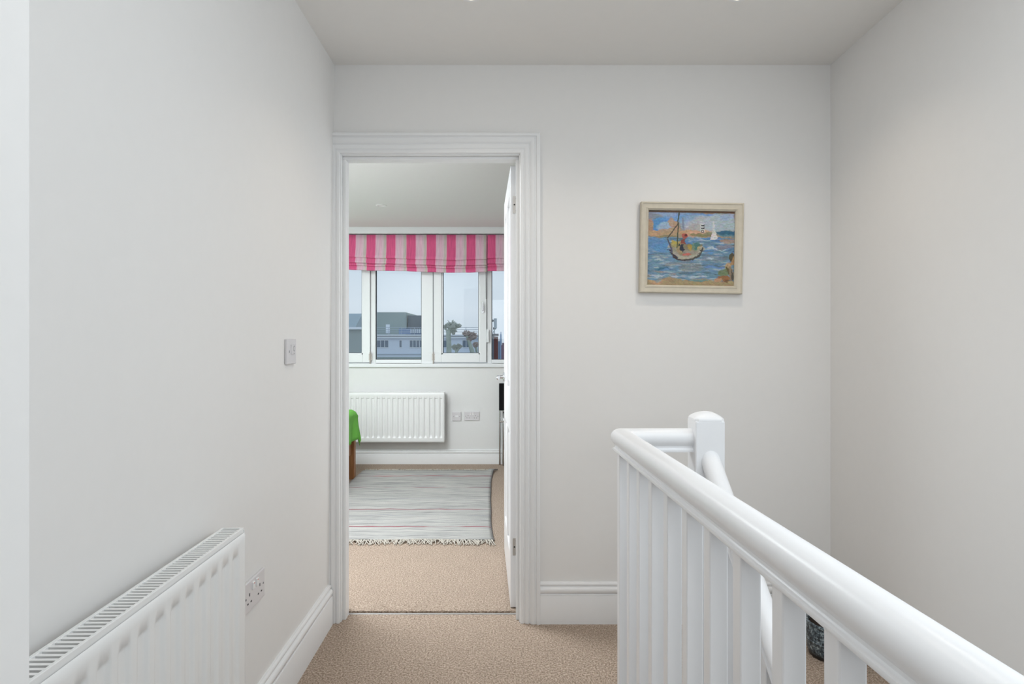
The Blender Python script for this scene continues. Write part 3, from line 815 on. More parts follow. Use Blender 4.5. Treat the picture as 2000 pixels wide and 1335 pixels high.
bm = NB(); bx(bm, -iw/2-.005, iw/2+.005, -.010, -.002, -ih/2-.005, ih/2+.005); obj('backing_board', bm, M['frame'], pic)

# ------------------------------------------------------------------ balustrade
bal = empty('stair_balustrade', (RX(1.83), 1.83, 0)); tag(bal, 'white painted balustrade with rounded handrail, square spindles and newel post guarding the stairwell', 'balustrade')
def bp_(name, bm, m=M['gloss'], parent=bal, **k):
    bmesh.ops.translate(bm, verts=bm.verts, vec=-bal.location)
    return obj(name, bm, m, parent, **k)
HRZ = CZ-.302
rp = []
for k in range(17):
    t = R(-38+256*k/16); rp.append((.0295*math.cos(t), .0295*math.sin(t)))
rp += [(-.0185, -.0235), (-.0180, -.0290), (-.0205, -.0325), (-.0245, -.0340), (-.0252, -.0375), (-.0240, -.0415), (.0240, -.0415), (.0252, -.0375), (.0245, -.0340), (.0205, -.0325), (.0180, -.0290), (.0185, -.0235)]
NX0, NX1, NY0, NY1 = .559, .649, 1.792, 1.878
bm = NB(); sweep(bm, rp, [(RX(-1.9), -1.9, HRZ), (RX(1.0), 1.0, HRZ), (RX(1.833), 1.833, HRZ), (NX0+.002, 1.837, HRZ)])
bp_('handrail', bm, auto=True)
# descending handrail
sl = math.tan(R(41.5)); cs = math.cos(R(41.5))
def DX(Y): return .606+.048*(1.80-Y)
ZD0 = CZ-(882-HY)*1.79/F - .026
rp2 = [(u, v/cs*.92) for u, v in rp]
y_end = -.55
bm = NB(); sweep(bm, rp2, [(DX(1.80), 1.80, ZD0), (DX(y_end), y_end, ZD0-sl*(1.80-y_end))])
bp_('handrail', bm, auto=True)
# newel
bm = NB(); bx(bm, NX0, NX1, NY0, NY1, -.45, .962); bp_('newel_post', bm, bevel=.004)
bm = NB()
rings = []
ncx, ncy = (NX0+NX1)/2, (NY0+NY1)/2
for s, z in ((1.0, .960), (1.0, .9665), (.975, .9690), (.86, .9745), (.68, .9805), (.42, .9855), (.18, .9875), (.0, .988)):
    h = .045*s; r_ = []
    for k in range(24):
        t = 2*math.pi*(k+.5)/24
        # superellipse: square that rounds toward the crown
        p = 14 if s > .9 else 9 if s > .8 else 5 if s > .6 else 2.6
        q = (abs(math.cos(t))**p+abs(math.sin(t))**p)**(-1/p)
        r_.append(bm.verts.new((ncx+h*q*math.cos(t), ncy+h*.96*q*math.sin(t), z)))
    rings.append(r_)
for A, B in zip(rings, rings[1:]):
    for j in range(24): bm.faces.new((A[j], A[(j+1)%24], B[(j+1)%24], B[j]))
bm.faces.new(rings[0]); bmesh.ops.remove_doubles(bm, verts=bm.verts, dist=1e-5)
bp_('newel_cap', bm, auto=True)
# spindles under the level rail
sp_w = .034
ys = [.30, .43, .56, .6868, .8164, .950, 1.079, 1.2015, 1.329, 1.455, 1.570, 1.680, 1.800]
ys = [.30-.13*k for k in range(16, 0, -1)] + ys
bm = NB(); bx(bm, -sp_w/2, sp_w/2, 0, sp_w, .030, HRZ-.040)
first = obj('spindle', bm, M['gloss'], bal, bevel=.0025)
first.location = Vector((RX(ys[0]), ys[0], 0))-bal.location
for y in ys[1:]:
    c = first.copy(); COL.objects.link(c); c.parent = bal; c.location = Vector((RX(y), y, 0))-bal.location
c = first.copy(); COL.objects.link(c); c.parent = bal; c.location = Vector((.449, 1.818, 0))-bal.location
# base rail
bm = NB(); sweep(bm, [(-.035, .008), (-.035, .026), (-.028, .032), (.028, .032), (.035, .026), (.035, .008)], [(RX(-1.9), -1.9, 0), (RX(1.835), 1.835, 0), (NX0, 1.837, 0)])
bp_('base_rail', bm)
# descending spindles and string
def strz(y): return .055-sl*(1.80-y)
bm = NB()
hexa(bm, [(DX(y)+dx, y, strz(y)+dz) for dx in (-.020, .020) for y in (y_end, NY0+.002) for dz in (-.30, 0)])
bp_('string_board', bm, bevel=.002)
k = 0
y = 1.665
while y > y_end+.05:
    bm = NB()
    zt = ZD0-sl*(1.80-y)-.040; zb = strz(y)
    pts = []
    for dx in (-sp_w/2, sp_w/2):
        for dy in (0, sp_w):
            pts += [(DX(y)+dx, y+dy, zb+sl*dy-.005), (DX(y)+dx, y+dy, zt+sl*dy+.005)]
    hexa(bm, pts)
    bp_('spindle', bm, bevel=.0025); y -= .128
# staircase
st = empty('stairs', (1.0, 1.83, 0)); tag(st, kind='structure')
for i in range(9):
    z = -.2*(i+1); yn = 1.83-.225*(i+1)
    bm = NB(); x0 = DX(yn)+.021; x1 = XR(yn)-.001
    quadbox(bm, [(x0, yn-.012), (x1, yn-.012), (x1, yn+.225), (x0, yn+.225)], z-.03, z)
    quadbox(bm, [(x0, yn+.213), (x1, yn+.213), (x1, yn+.2249), (x0, yn+.2249)], z, z+.17)
    bmesh.ops.translate(bm, verts=bm.verts, vec=(-1.0, -1.83, 0))
    obj('step', bm, M['carpet'], st, bevel=.008)

# ------------------------------------------------------------------ pot with dried plant on the landing
pot = empty('plant_pot', (1.222, 2.262, 0)); tag(pot, 'dark mottled blue grey plant pot on the carpet behind the handrail', 'pot')
def pot_mat():
    m = bpy.data.materials.new('mottled_glaze'); m.use_nodes = True; nt = m.node_tree; b = nt.nodes['Principled BSDF']
    b.inputs['Roughness'].default_value = .35
    tc = nt.nodes.new('ShaderNodeTexCoord'); no = nt.nodes.new('ShaderNodeTexNoise'); no.inputs['Scale'].default_value = 90; no.inputs['Detail'].default_value = 6; no.inputs['Roughness'].default_value = .75
    sp = nt.nodes.new('ShaderNodeSeparateXYZ'); nt.links.new(tc.outputs['Object'], sp.inputs[0])
    nt.links.new(tc.outputs['Object'], no.inputs['Vector'])
    r = nt.nodes.new('ShaderNodeValToRGB'); e = r.color_ramp.elements
    e[0].position = .40; e[0].color = (.012, .015, .018, 1); e[1].position = .62; e[1].color = (.50, .58, .60, 1); x = e.new(.52); x.color = (.10, .14, .17, 1)
    nt.links.new(no.outputs[0], r.inputs[0])
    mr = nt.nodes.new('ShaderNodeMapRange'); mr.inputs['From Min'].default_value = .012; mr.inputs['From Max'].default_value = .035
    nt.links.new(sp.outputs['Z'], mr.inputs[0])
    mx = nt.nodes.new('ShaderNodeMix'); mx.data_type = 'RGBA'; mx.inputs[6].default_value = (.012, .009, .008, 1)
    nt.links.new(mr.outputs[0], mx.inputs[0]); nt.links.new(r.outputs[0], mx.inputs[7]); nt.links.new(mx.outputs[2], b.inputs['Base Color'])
    bp = nt.nodes.new('ShaderNodeBump'); bp.inputs['Strength'].default_value = .4; bp.inputs['Distance'].default_value = .002
    nt.links.new(no.outputs[0], bp.inputs['Height']); nt.links.new(bp.outputs[0], b.inputs['Normal'])
    return m
bm = NB(); lathe(bm, [(.0001, 0), (.066, 0), (.074, .004), (.080, .03), (.084, .07), (.085, .072), (.083, .075), (.084, .11), (.082, .135), (.086, .141), (.086, .148), (.078, .150), (.074, .140), (.072, .11), (.0001, .108)], (0, 0, 0), 48)
bmesh.ops.scale(bm, verts=bm.verts, vec=(1, 1, .88)); obj('pot_body', bm, pot_mat(), pot, auto=True)
bm = NB(); lathe(bm, [(.0001, .123), (.04, .126), (.0725, .121), (.0725, .110), (.0001, .109)], (0, 0, 0), 24); obj('soil', bm, mat('dark_soil', (.035, .022, .015, 1), .95, var=.4, vscale=120, bump=.8, bscale=120), pot, smooth=True)
M['stem'] = mat('brown_stem', (.16, .08, .05, 1), .7, var=.3)
M['leafb'] = mat('bronze_leaf', (.10, .085, .035, 1), .55, var=.3)
random.seed(11)
for k in range(13):
    t = random.uniform(0, 2*math.pi); rr = random.uniform(.01, .05); ln = random.uniform(.07, .15); ou = random.uniform(.02, .07)
    if k == 0: t, rr, ln, ou = math.pi*1.05, .05, .12, .03
    b0 = Vector((math.cos(t)*rr, math.sin(t)*rr, .12)); tip = b0+Vector((math.cos(t)*ou, math.sin(t)*ou, ln))
    bm = NB(); tube(bm, [b0, b0.lerp(tip, .5)+Vector((0, 0, .012)), tip], [.0028, .0022, .0015], 6); sm = obj('stem', bm, M['stem'], pot, smooth=True)
    for q in range(3):
        c0 = b0.lerp(tip, .55+.2*q); az = t+random.uniform(-1.5, 1.5); d = Vector((math.cos(az), math.sin(az), .5)).normalized(); sd = d.cross(Vector((0, 0, 1))).normalized()
        bm = NB(); L = random.uniform(.025, .04)
        pr = [(0, .001), (.25, .007), (.55, .009), (.8, .006), (1, .0005)]
        lf, rt, md_ = [], [], []
        for s, wd in pr:
            c_ = c0+d*L*s-Vector((0, 0, .012*s*s)); lf.append(bm.verts.new(c_-sd*wd+Vector((0, 0, .002)))); rt.append(bm.verts.new(c_+sd*wd+Vector((0, 0, .002)))); md_.append(bm.verts.new(c_))
        for i in range(4):
            bm.faces.new((lf[i], lf[i+1], md_[i+1], md_[i])); bm.faces.new((md_[i], md_[i+1], rt[i+1], rt[i]))
        obj('leaf', bm, M['leafb'], sm, smooth=True)

# ------------------------------------------------------------------ downlights
M['lamp'] = emis('warm_lamp', (1, .86, .62, 1), 14)
M['lampoff'] = mat('frosted_lamp', (.85, .85, .85, 1), .3)
def downlight(x, y, z, label, on, group=None):
    r = empty('downlight', (x, y, z)); tag(r, label, 'light', group)
    bm = NB(); lathe(bm, [(.028, .0), (.030, -.004), (.040, -.005), (.043, -.003), (.043, .001), (.028, .001)], (0, 0, 0), 32)
    obj('bezel', bm, M['satin'], r, auto=True)
    bm = NB(); lathe(bm, [(.0001, -.0015), (.028, -.0015), (.028, .0005), (.0001, .0005)], (0, 0, 0), 24); obj('lamp', bm, M['lamp'] if on else M['lampoff'], r)
    return r
downlight(DL[0][0], DL[0][1], ZC, 'lit round ceiling downlight above the doorway', True)
downlight(DL[1][0], DL[1][1], ZC, 'lit round ceiling downlight above the stair newel post', True)
bl = P(745, 401, (ZCB-CZ)*F/(HY-401))
downlight(bl.x, bl.y, ZCB, 'small white downlight in the bedroom ceiling', False)

# ------------------------------------------------------------------ rug
def rug_mat():
    m = bpy.data.materials.new('rag_rug'); m.use_nodes = True; nt = m.node_tree; b = nt.nodes['Principled BSDF']
    b.inputs['Roughness'].default_value = .95; b.inputs['Specular IOR Level'].default_value = .1
    tc = nt.nodes.new('ShaderNodeTexCoord'); sp = nt.nodes.new('ShaderNodeSeparateXYZ')
    # slight wobble of the weft
    nw = nt.nodes.new('ShaderNodeTexNoise'); nw.inputs['Scale'].default_value = 3.5; nw.inputs['Detail'].default_value = 2
    nt.links.new(tc.outputs['Object'], nw.inputs['Vector']); nt.links.new(tc.outputs['Object'], sp.inputs[0])
    wa = nt.nodes.new('ShaderNodeMath'); wa.operation = 'MULTIPLY_ADD'; wa.inputs[1].default_value = .035
    nt.links.new(nw.outputs[0], wa.inputs[0]); nt.links.new(sp.outputs['Y'], wa.inputs[2])
    cb = nt.nodes.new('ShaderNodeCombineXYZ'); nt.links.new(sp.outputs['X'], cb.inputs[0]); nt.links.new(wa.outputs[0], cb.inputs[1])
    mp = nt.nodes.new('ShaderNodeMapping'); mp.inputs['Scale'].default_value = (2.2, 42, 1); nt.links.new(cb.outputs[0], mp.inputs[0])
    n1 = nt.nodes.new('ShaderNodeTexNoise'); n1.inputs['Scale'].default_value = 1; n1.inputs['Detail'].default_value = 5; n1.inputs['Roughness'].default_value = .7
    nt.links.new(mp.outputs[0], n1.inputs['Vector'])
    r = nt.nodes.new('ShaderNodeValToRGB'); e = r.color_ramp.elements
    e[0].position = .30; e[0].color = (.20, .20, .20, 1); e[1].position = .70; e[1].color = (.58, .555, .515, 1); x = e.new(.48); x.color = (.41, .405, .39, 1)
    nt.links.new(n1.outputs[0], r.inputs[0])
    # broad band tone
    mp2 = nt.nodes.new('ShaderNodeMapping'); mp2.inputs['Scale'].default_value = (.3, 6, 1); nt.links.new(cb.outputs[0], mp2.inputs[0])
    n2 = nt.nodes.new('ShaderNodeTexNoise'); n2.inputs['Scale'].default_value = 1; nt.links.new(mp2.outputs[0], n2.inputs['Vector'])
    hs = nt.nodes.new('ShaderNodeHueSaturation'); mr = nt.nodes.new('ShaderNodeMapRange'); mr.inputs['To Min'].default_value = .78; mr.inputs['To Max'].default_value = 1.2
    nt.links.new(n2.outputs[0], mr.inputs[0]); nt.links.new(mr.outputs[0], hs.inputs['Value']); nt.links.new(r.outputs[0], hs.inputs['Color'])
    last = hs.outputs[0]
    # red weft lines at given local y
    for i, (yy, wd, cl) in enumerate(RUGLINES):
        ab = nt.nodes.new('ShaderNodeMath'); ab.operation = 'SUBTRACT'; ab.inputs[1].default_value = yy+.0175; nt.links.new(wa.outputs[0], ab.inputs[0])
        a2 = nt.nodes.new('ShaderNodeMath'); a2.operation = 'ABSOLUTE'; nt.links.new(ab.outputs[0], a2.inputs[0])
        lt = nt.nodes.new('ShaderNodeMath'); lt.operation = 'LESS_THAN'; lt.inputs[1].default_value = wd; nt.links.new(a2.outputs[0], lt.inputs[0])
        # broken up along x
        nb = nt.nodes.new('ShaderNodeTexNoise'); nb.inputs['Scale'].default_value = 4; mpb = nt.nodes.new('ShaderNodeMapping'); mpb.inputs['Location'].default_value = (i*7.3, i*3.1, 0)
        nt.links.new(tc.outputs['Object'], mpb.inputs[0]); nt.links.new(mpb.outputs[0], nb.inputs['Vector'])
        g = nt.nodes.new('ShaderNodeMapRange'); g.inputs['From Min'].default_value = .36; g.inputs['From Max'].default_value = .52; nt.links.new(nb.outputs[0], g.inputs[0])
        mu = nt.nodes.new('ShaderNodeMath'); mu.operation = 'MULTIPLY'; nt.links.new(lt.outputs[0], mu.inputs[0]); nt.links.new(g.outputs[0], mu.inputs[1])
        mx = nt.nodes.new('ShaderNodeMix'); mx.data_type = 'RGBA'; mx.inputs[7].default_value = cl
        nt.links.new(mu.outputs[0], mx.inputs[0]); nt.links.new(last, mx.inputs[6]); last = mx.outputs[2]
    nt.links.new(last, b.inputs['Base Color'])
    wv = nt.nodes.new('ShaderNodeTexNoise'); wv.inputs['Scale'].default_value = 1; mp3 = nt.nodes.new('ShaderNodeMapping'); mp3.inputs['Scale'].default_value = (120, 160, 1)
    nt.links.new(cb.outputs[0], mp3.inputs[0]); nt.links.new(mp3.outputs[0], wv.inputs['Vector'])
    bp = nt.nodes.new('ShaderNodeBump'); bp.inputs['Strength'].default_value = .6; bp.inputs['Distance'].default_value = .004
    nt.links.new(wv.outputs[0], bp.inputs['Height']); nt.links.new(bp.outputs[0], b.inputs['Normal'])
    return m
RY0, RY1 = 3.545, 5.43
RCY = (RY0+RY1)/2; RCX = -.77
gy = lambda py: CZ*F/(py-HY)
RED = (.30, .07, .085, 1)
RUGLINES = [(gy(932.5)-RCY, .012, (.40, .16, .17, 1)), (gy(955)-RCY, .008, (.30, .16, .18, 1)), (gy(998.5)-RCY, .007, (.27, .11, .12, 1)), (gy(1032.5)-RCY, .007, RED), (gy(977)-RCY, .004, (.30, .30, .33, 1)), (gy(1010)-RCY, .004, (.30, .30, .33, 1))]
rug = empty('rag_rug', (RCX, RCY, 0)); tag(rug, 'pale grey striped woven rug with knotted fringes on the bedroom carpet', 'rug')
def redge(t):   # right edge x for t in 0..1 from near to far
    Y = RY0+(RY1-RY0)*t
    return float(np.interp(t, [0, .03, .12, .38, .62, .85, .96, 1], [-.112, -.122, -.136, -.158, -.175, -.183, -.178, -.165])) + .0015*math.sin(t*23)
bm = NB(); NXr, NYr = 60, 90; g = []
for j in range(NYr+1):
    t = j/NYr; Y = RY0+(RY1-RY0)*t; xr = redge(t); xl = -1.370+.003*math.sin(t*19)
    row = []
    for i in range(NXr+1):
        s = i/NXr; x = xl+(xr-xl)*s
        z = .010+.0035*mnoise.noise(Vector((x*5, Y*5, 0)))+.003*mnoise.noise(Vector((x*13, Y*17, 4)))
        if t < .02 or t > .98 or s > .985 or s < .015: z = max(.006, z-.002)
        if t > .93 and s > .95: z += .012*(t-.93)/.07
        row.append(bm.verts.new((x-RCX, Y-RCY+.006*math.sin(x*9)*(1-t), z)))
    g.append(row)
for a_, b_ in zip(g, g[1:]):
    for i in range(NXr): bm.faces.new((a_[i], a_[i+1], b_[i+1], b_[i]))
o = obj('weave', bm, rug_mat(), rug, smooth=True)
sm = o.modifiers.new('thick', 'SOLIDIFY'); sm.thickness = .006; sm.offset = -1
M['fringe'] = mat('cotton_fringe', (.52, .48, .42, 1), .9, var=.25, vscale=60)
M['fringe2'] = mat('grey_binding', (.20, .19, .19, 1), .9, var=.2)
for end in (0, 1):
    bm = NB(); random.seed(5+end); n = 62
    for k in range(n):
        x = -1.36+(redge(end)+1.36)*(k+.5)/n+random.uniform(-.004, .004)
        for q in range(3):
            L = random.uniform(.045, .085); sgn = -1 if end == 0 else 1; y = RY0+.006*math.sin(x*9) if end == 0 else RY1
            dx = random.uniform(-.05, .05); h = random.uniform(.006, .012)
            tube(bm, [(x-RCX+random.uniform(-.004, .004), y-RCY, .010), (x+dx*.4-RCX, y-RCY+sgn*L*.45, h+.004), (x+dx-RCX, y-RCY+sgn*L, h*.5)], [.0045, .0035, .0025], 5)
    tag(obj('fringe', bm, M['fringe'], rug), kind='stuff')
# dark bound side edge
bm = NB(); pts = [(redge(t/40)-RCX+.002, RY0+(RY1-RY0)*t/40-RCY, .007+(.012 if t > 38 else 0)) for t in range(41)]
pts += [(pts[-1][0]+.03, pts[-1][1]+.035, .012)]
tube(bm, pts, .0045, 6); obj('side_binding', bm, M['fringe2'], rug, smooth=True)

# ------------------------------------------------------------------ bed
def wood_mat():
    m = bpy.data.materials.new('orange_pine'); m.use_nodes = True; nt = m.node_tree; b = nt.nodes['Principled BSDF']; b.inputs['Roughness'].default_value = .4
    tc = nt.nodes.new('ShaderNodeTexCoord'); mp = nt.nodes.new('ShaderNodeMapping'); mp.inputs['Scale'].default_value = (60, 60, 4)
    no = nt.nodes.new('ShaderNodeTexNoise'); no.inputs['Scale'].default_value = 1; no.inputs['Detail'].default_value = 4
    nt.links.new(tc.outputs['Object'], mp.inputs[0]); nt.links.new(mp.outputs[0], no.inputs['Vector'])
    r = nt.nodes.new('ShaderNodeValToRGB'); e = r.color_ramp.elements; e[0].position = .3; e[0].color = (.22, .085, .025, 1); e[1].position = .7; e[1].color = (.44, .20, .075, 1)
    nt.links.new(no.outputs[0], r.inputs[0]); nt.links.new(r.outputs[0], b.inputs['Base Color']); return m
M['pine'] = wood_mat()
bed = empty('wooden_bed', (-1.85, 4.25, 0)); tag(bed, 'orange pine bed frame with square legs at the left of the bedroom', 'bed')
BXR = -1.372; BY1 = 5.20; BY0 = 3.28; BXL = -2.30
def bp2(name, bm, m, parent=bed, **k):
    bmesh.ops.translate(bm, verts=bm.verts, vec=-bed.location); return obj(name, bm, m, parent, **k)
for x0 in (BXR-.062, BXL):
    for y0_ in (BY1-.07, BY0):
        bm = NB(); bx(bm, x0, x0+.058, y0_, y0_+.058, 0.0, .357); bp2('leg', bm, M['pine'], bevel=.004)
for x0 in (BXR-.050, BXL+.02):
    bm = NB(); bx(bm, x0, x0+.025, BY0+.058, BY1-.07, .215, .345); bp2('side_rail', bm, M['pine'], bevel=.003)
for y0_ in (BY1-.055, BY0+.02):
    bm = NB(); bx(bm, BXL+.058, BXR-.062, y0_, y0_+.025, .215, .345); bp2('end_rail', bm, M['pine'], bevel=.003)
bm = NB()
bx(bm, BXL+.045, BXR-.052, BY0+.05, BY1-.058, .345, .357); bp2('slat_base', bm, M['pine'])
mt_ = empty('mattress', (-1.83, 4.25, .359)); tag(mt_, 'white sheeted mattress under the green blanket on the pine bed', 'mattress')
bm = NB(); bx(bm, -.40, .425, -.87, .87, .004, .215)
obj('sheeted_mattress', bm, mat('white_sheet', (.80, .80, .80, 1), .9), mt_, bevel=.03)
# green blanket draped over the foot of the bed
def blanket():
    bm = NB(); n1, n2 = 40, 44; g = []
    xe = -1.365
    for i in range(n1+1):      # across: from left over the top then down the right side
        s = i/n1; row = []
        top = .86; S = s*(top+.235)
        for j in range(n2+1):
            t = j/n2; Y = 4.35+(5.19-4.35)*t
            if S < top-.05:
                x = xe-.0-(top-S); z = .598+.0
            elif S < top+.03:
                q = (S-(top-.05))/.08*math.pi/2; x = xe-.05+.052*math.sin(q); z = .598-.05*(1-math.cos(q))
            else:
                d = S-top-.03; x = xe-.004+.07*d+ .012*math.sin(Y*26)*min(1, d*8); z = .548-d
            z += .008*mnoise.noise(Vector((x*6, Y*6, 1)))+.006
            x += .010*mnoise.noise(Vector((S*7, Y*9, 3)))
            # far end falls over the foot too
            if t > .94: z -= (t-.94)*.35; 
            row.append(bm.verts.new((x+1.7, Y-4.8, z-.598)))
        g.append(row)
    for a_, b_ in zip(g, g[1:]):
        for j in range(n2): bm.faces.new((a_[j], a_[j+1], b_[j+1], b_[j]))
    # skirt over the foot end
    last = [r[-1] for r in g]; prev = last
    for k in range(1, 9):
        cur = []
        for i, v in enumerate(last):
            s = i/n1; dz = .022*k*(1 if s < .8 else max(.25, 1-(s-.8)*4.0))
            cur.append(bm.verts.new(v.co+Vector((.002*k*(s > .8)+.004*math.sin(i*.9), .012*math.sin(k/8*1.5)+.006*math.sin(i*.8)*k/8, -dz))))
        for i in range(n1): bm.faces.new((prev[i], prev[i+1], cur[i+1], cur[i]))
        prev = cur
    o = obj('green_blanket', bm, mat('green_fleece', (.17, .52, .075, 1), .9, var=.12, vscale=25, bump=.3, bscale=300), None, smooth=True)
    o.location = (-1.7, 4.8, .598); sm = o.modifiers.new('t', 'SOLIDIFY'); sm.thickness = .006; sm.offset = 1
    return tag(o, 'bright green blanket draped over the end of the bed', 'blanket')
blanket()

# ------------------------------------------------------------------ folded chair behind the door
ch = empty('folding_chair', (.06, 5.70, 0)); tag(ch, 'black backed folding chair with grey tube legs half hidden behind the bedroom door', 'chair')
lx0, lx1 = -.118-.06, .26
for x in (lx0, lx1):
    bm = NB(); tube(bm, [(x, 0, .006), (x, .012, .40), (x, .024, .62), (x, .03, .765)], .0085, 10); obj('leg', bm, M['chrome'], ch, smooth=True)
for x in (lx0+.035, lx1-.035):
    bm = NB(); tube(bm, [(x, -.035, .006), (x, .0, .40), (x, .018, .52)], .0085, 10); obj('leg', bm, M['chrome'], ch, smooth=True)
bm = NB(); bx(bm, lx0-.008, lx1+.008, .005, .022, .53, .795); obj('backrest', bm, M['black'], ch, bevel=.006)
bm = NB(); bx(bm, lx0+.05, lx1-.05, -.018, .0, .14, .50); obj('seat', bm, M['black'], ch, bevel=.006)
bm = NB(); tube(bm, [(lx0, -.002, .425), (lx0+.04, -.002, .425)], .008, 8); obj('pivot_bolt', bm, M['steel'], ch)

# ------------------------------------------------------------------ outside
YO = 75.0
def PO(px, py, Y=YO): return P(px, py, Y)
HB = mat('haze_white_render', srgb(222, 231, 243), .8, var=.04, vscale=.5)
HW = mat('white_parapet', srgb(236, 240, 245), .7)
HG = mat('grey_green_cladding', srgb(152, 166, 163), .8, var=.08, vscale=.4)
HD = mat('dark_slate_cladding', srgb(98, 108, 116), .7, var=.1, vscale=.5)
HGL = mat('far_window_glass', srgb(105, 122, 140), .15)
HR = mat('grey_railing', srgb(176, 188, 200), .5)
HBR = mat('red_brown_brick', srgb(110, 62, 58), .9, var=.2, vscale=2)
GROUND = -13.0
bld = empty('modernist_building', (PO(830, HY).x, YO, GROUND)); tag(bld, 'pale blue white flat roofed building with roof terrace railings across the street', 'building')
def bo(name, boxes, m, parent=bld, root=bld):
    bm = NB()
    for b6 in boxes: bx(bm, *b6)
    bmesh.ops.translate(bm, verts=bm.verts, vec=-root.location); return obj(name, bm, m, parent)
def rect(px0, px1, py0, py1, y0, y1):
    a_, b_ = PO(px0, py0), PO(px1, py1); return (a_.x, b_.x, y0, y1, b_.z, a_.z)
x_r = 962
bo('wall', [(PO(560, 0).x, PO(x_r, 0).x, YO, YO+14, GROUND, PO(0, 658).z)], HB)
bo('parapet', [rect(560, x_r+4, 653, 655.4, YO-.5, YO+.2)], HW)
bo('parapet', [rect(560, x_r+2, 657, 660.2, YO-.35, YO+.2)], HW)
bo('roof_terrace', [rect(560, x_r, 655, 658, YO, YO+14)], HR)
bo('band', [rect(560, x_r, 690.5, 692, YO-.12, YO+.1)], HR); bo('band', [rect(560, x_r, 697, 700, YO-.25, YO+.1)], HG)
def fwin(px0, px1, py0, py1, nm=1):
    z0 = PO(0, py1).z; z1 = PO(0, py0).z
    f = bo('window', [(PO(px0, 0).x, PO(px1, 0).x, YO-.06, YO+.05, z0, z1)], HW)
    for k in range(nm):
        w_ = (px1-px0)/nm
        bo('pane', [(PO(px0+w_*k+.7, 0).x, PO(px0+w_*(k+1)-.7, 0).x, YO-.09, YO-.05, z0+.1, z1-.1)], HGL, f)
for a_ in ((736, 759, 663, 679, 3), (780, 785, 663, 679, 1), (800, 826, 663, 679, 4), (866, 873, 663, 679, 1), (903, 918, 663, 679, 2), (936, 946, 663, 679, 2), (690, 712, 663, 679, 3), (640, 662, 663, 679, 3)):
    fwin(*a_)
for a_ in ((736, 759, 703, 722, 3), (800, 826, 703, 722, 4), (903, 918, 703, 722, 2)): fwin(*a_)
# terrace railing
bo('railing', [rect(560, x_r, p_, p_+.75, YO-.35, YO-.30) for p_ in (639, 643.3, 647.6)]+[rect(q, q+.7, 638.8, 653.2, YO-.36, YO-.29) for q in range(560, x_r, 25)], HR)
bo('glass_screen', [rect(778, 802, 641, 652, YO+.3, YO+.36)], mat('blue_screen', srgb(120, 145, 180), .2))
for k in range(6): bo('white_panel', [rect(801+k*4, 803.2+k*4, 641.5, 650, YO+.25, YO+.3)], HW)
# penthouse
a_, b_ = PO(700, 0).x, PO(784, 0).x
bm = NB()
z1 = PO(0, 609.5, YO).z; zb_ = PO(0, 656).z
hexa(bm, [(x, y, z) for x, ys_ in ((a_, (YO+3, YO+12)), (b_, (YO+3, YO+12))) for y in ys_ for z in (zb_, z1+.15)])
bmesh.ops.translate(bm, verts=bm.verts, vec=-bld.location); obj('penthouse', bm, HG, bld)
bo('penthouse_wing', [rect(786, 814, 613, 640, YO+4, YO+11)], HD); bo('penthouse_wing', [rect(812, 836, 622, 640, YO+5, YO+11)], HD)
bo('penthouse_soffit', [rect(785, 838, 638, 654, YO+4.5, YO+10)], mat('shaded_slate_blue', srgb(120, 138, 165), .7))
bo('door_panel', [rect(744, 752, 632, 650, YO+2.9, YO+3.0)], HW)
# street ground
bm = NB(); bx(bm, -80, 80, 12, 400, GROUND-.5, GROUND); struct('ground', bm, mat('street_asphalt', srgb(120, 124, 128), .9, var=.1, vscale=.3))
# nearer grey roof on the left
nb = empty('slate_roof_building', (PO(660, 0, 40).x, 42, GROUND)); tag(nb, 'plain grey neighbouring roof with a white gutter beyond the left window', 'building')
def on(name, px0, px1, py0, py1, Y0, Y1, m):
    A, B = P(px0, py0, 40), P(px1, py1, 40); return bo(name, [(A.x, B.x, Y0, Y1, B.z, A.z)], m, nb, nb)
on('wall', 560, 708, 643, 1160, 40, 41.4, mat('grey_render', srgb(165, 174, 172), .9, var=.05, vscale=1))
on('gutter', 560, 709, 638.5, 643, 39.7, 40.2, HW)
bm = NB(); A = P(560, 638.5, 40); B = P(708, 612, 42)
hexa(bm, [(A.x, 40.1, A.z), (A.x, 40.1, A.z+.02), (A.x, 42, A.z), (A.x, 42, B.z), (B.x, 40.1, A.z), (B.x, 40.1, A.z+.02), (B.x, 42, A.z), (B.x, 42, B.z)])
bmesh.ops.translate(bm, verts=bm.verts, vec=-nb.location); obj('roof', bm, mat('grey_slates', srgb(165, 178, 184), .8, var=.1, vscale=2), nb)
# chimney stack at the right
cs_ = empty('brick_chimney', (PO(967, 0, 60).x, 60, GROUND)); tag(cs_, 'dark red brick chimney stack beside the far building corner', 'chimney')
A, B = P(964.5, 657, 60), P(972.5, 710, 60)
bo('stack', [(A.x, B.x, 60, 61, GROUND, A.z)], HBR, cs_, cs_)
bo('cap', [(P(960, 0, 60).x, P(973.5, 0, 60).x, 59.7, 61.3, P(0, 655.5, 60).z, P(0, 651.5, 60).z)], mat('dark_cap', srgb(62, 70, 80), .7), cs_, cs_)
bo('flue', [(P(961, 0, 60).x, P(964.5, 0, 60).x, 59.9, 60.9, GROUND, P(0, 655.5, 60).z)], mat('grey_flue', srgb(105, 112, 122), .7), cs_, cs_)
an_ = empty('roof_antenna', (P(966, 0, 60).x, 60.4, P(0, 651.5, 60).z)); tag(an_, 'grey mobile phone antenna mast standing on the chimney cap', 'antenna')
def ant(name, pts, r_, m):
    bm = NB(); tube(bm, [P(x, y, 60.4)-an_.location for x, y in pts], r_, 6); obj(name, bm, m, an_)
AG = mat('antenna_grey', srgb(150, 165, 175), .5); AD = mat('antenna_dark', srgb(70, 80, 90), .5)
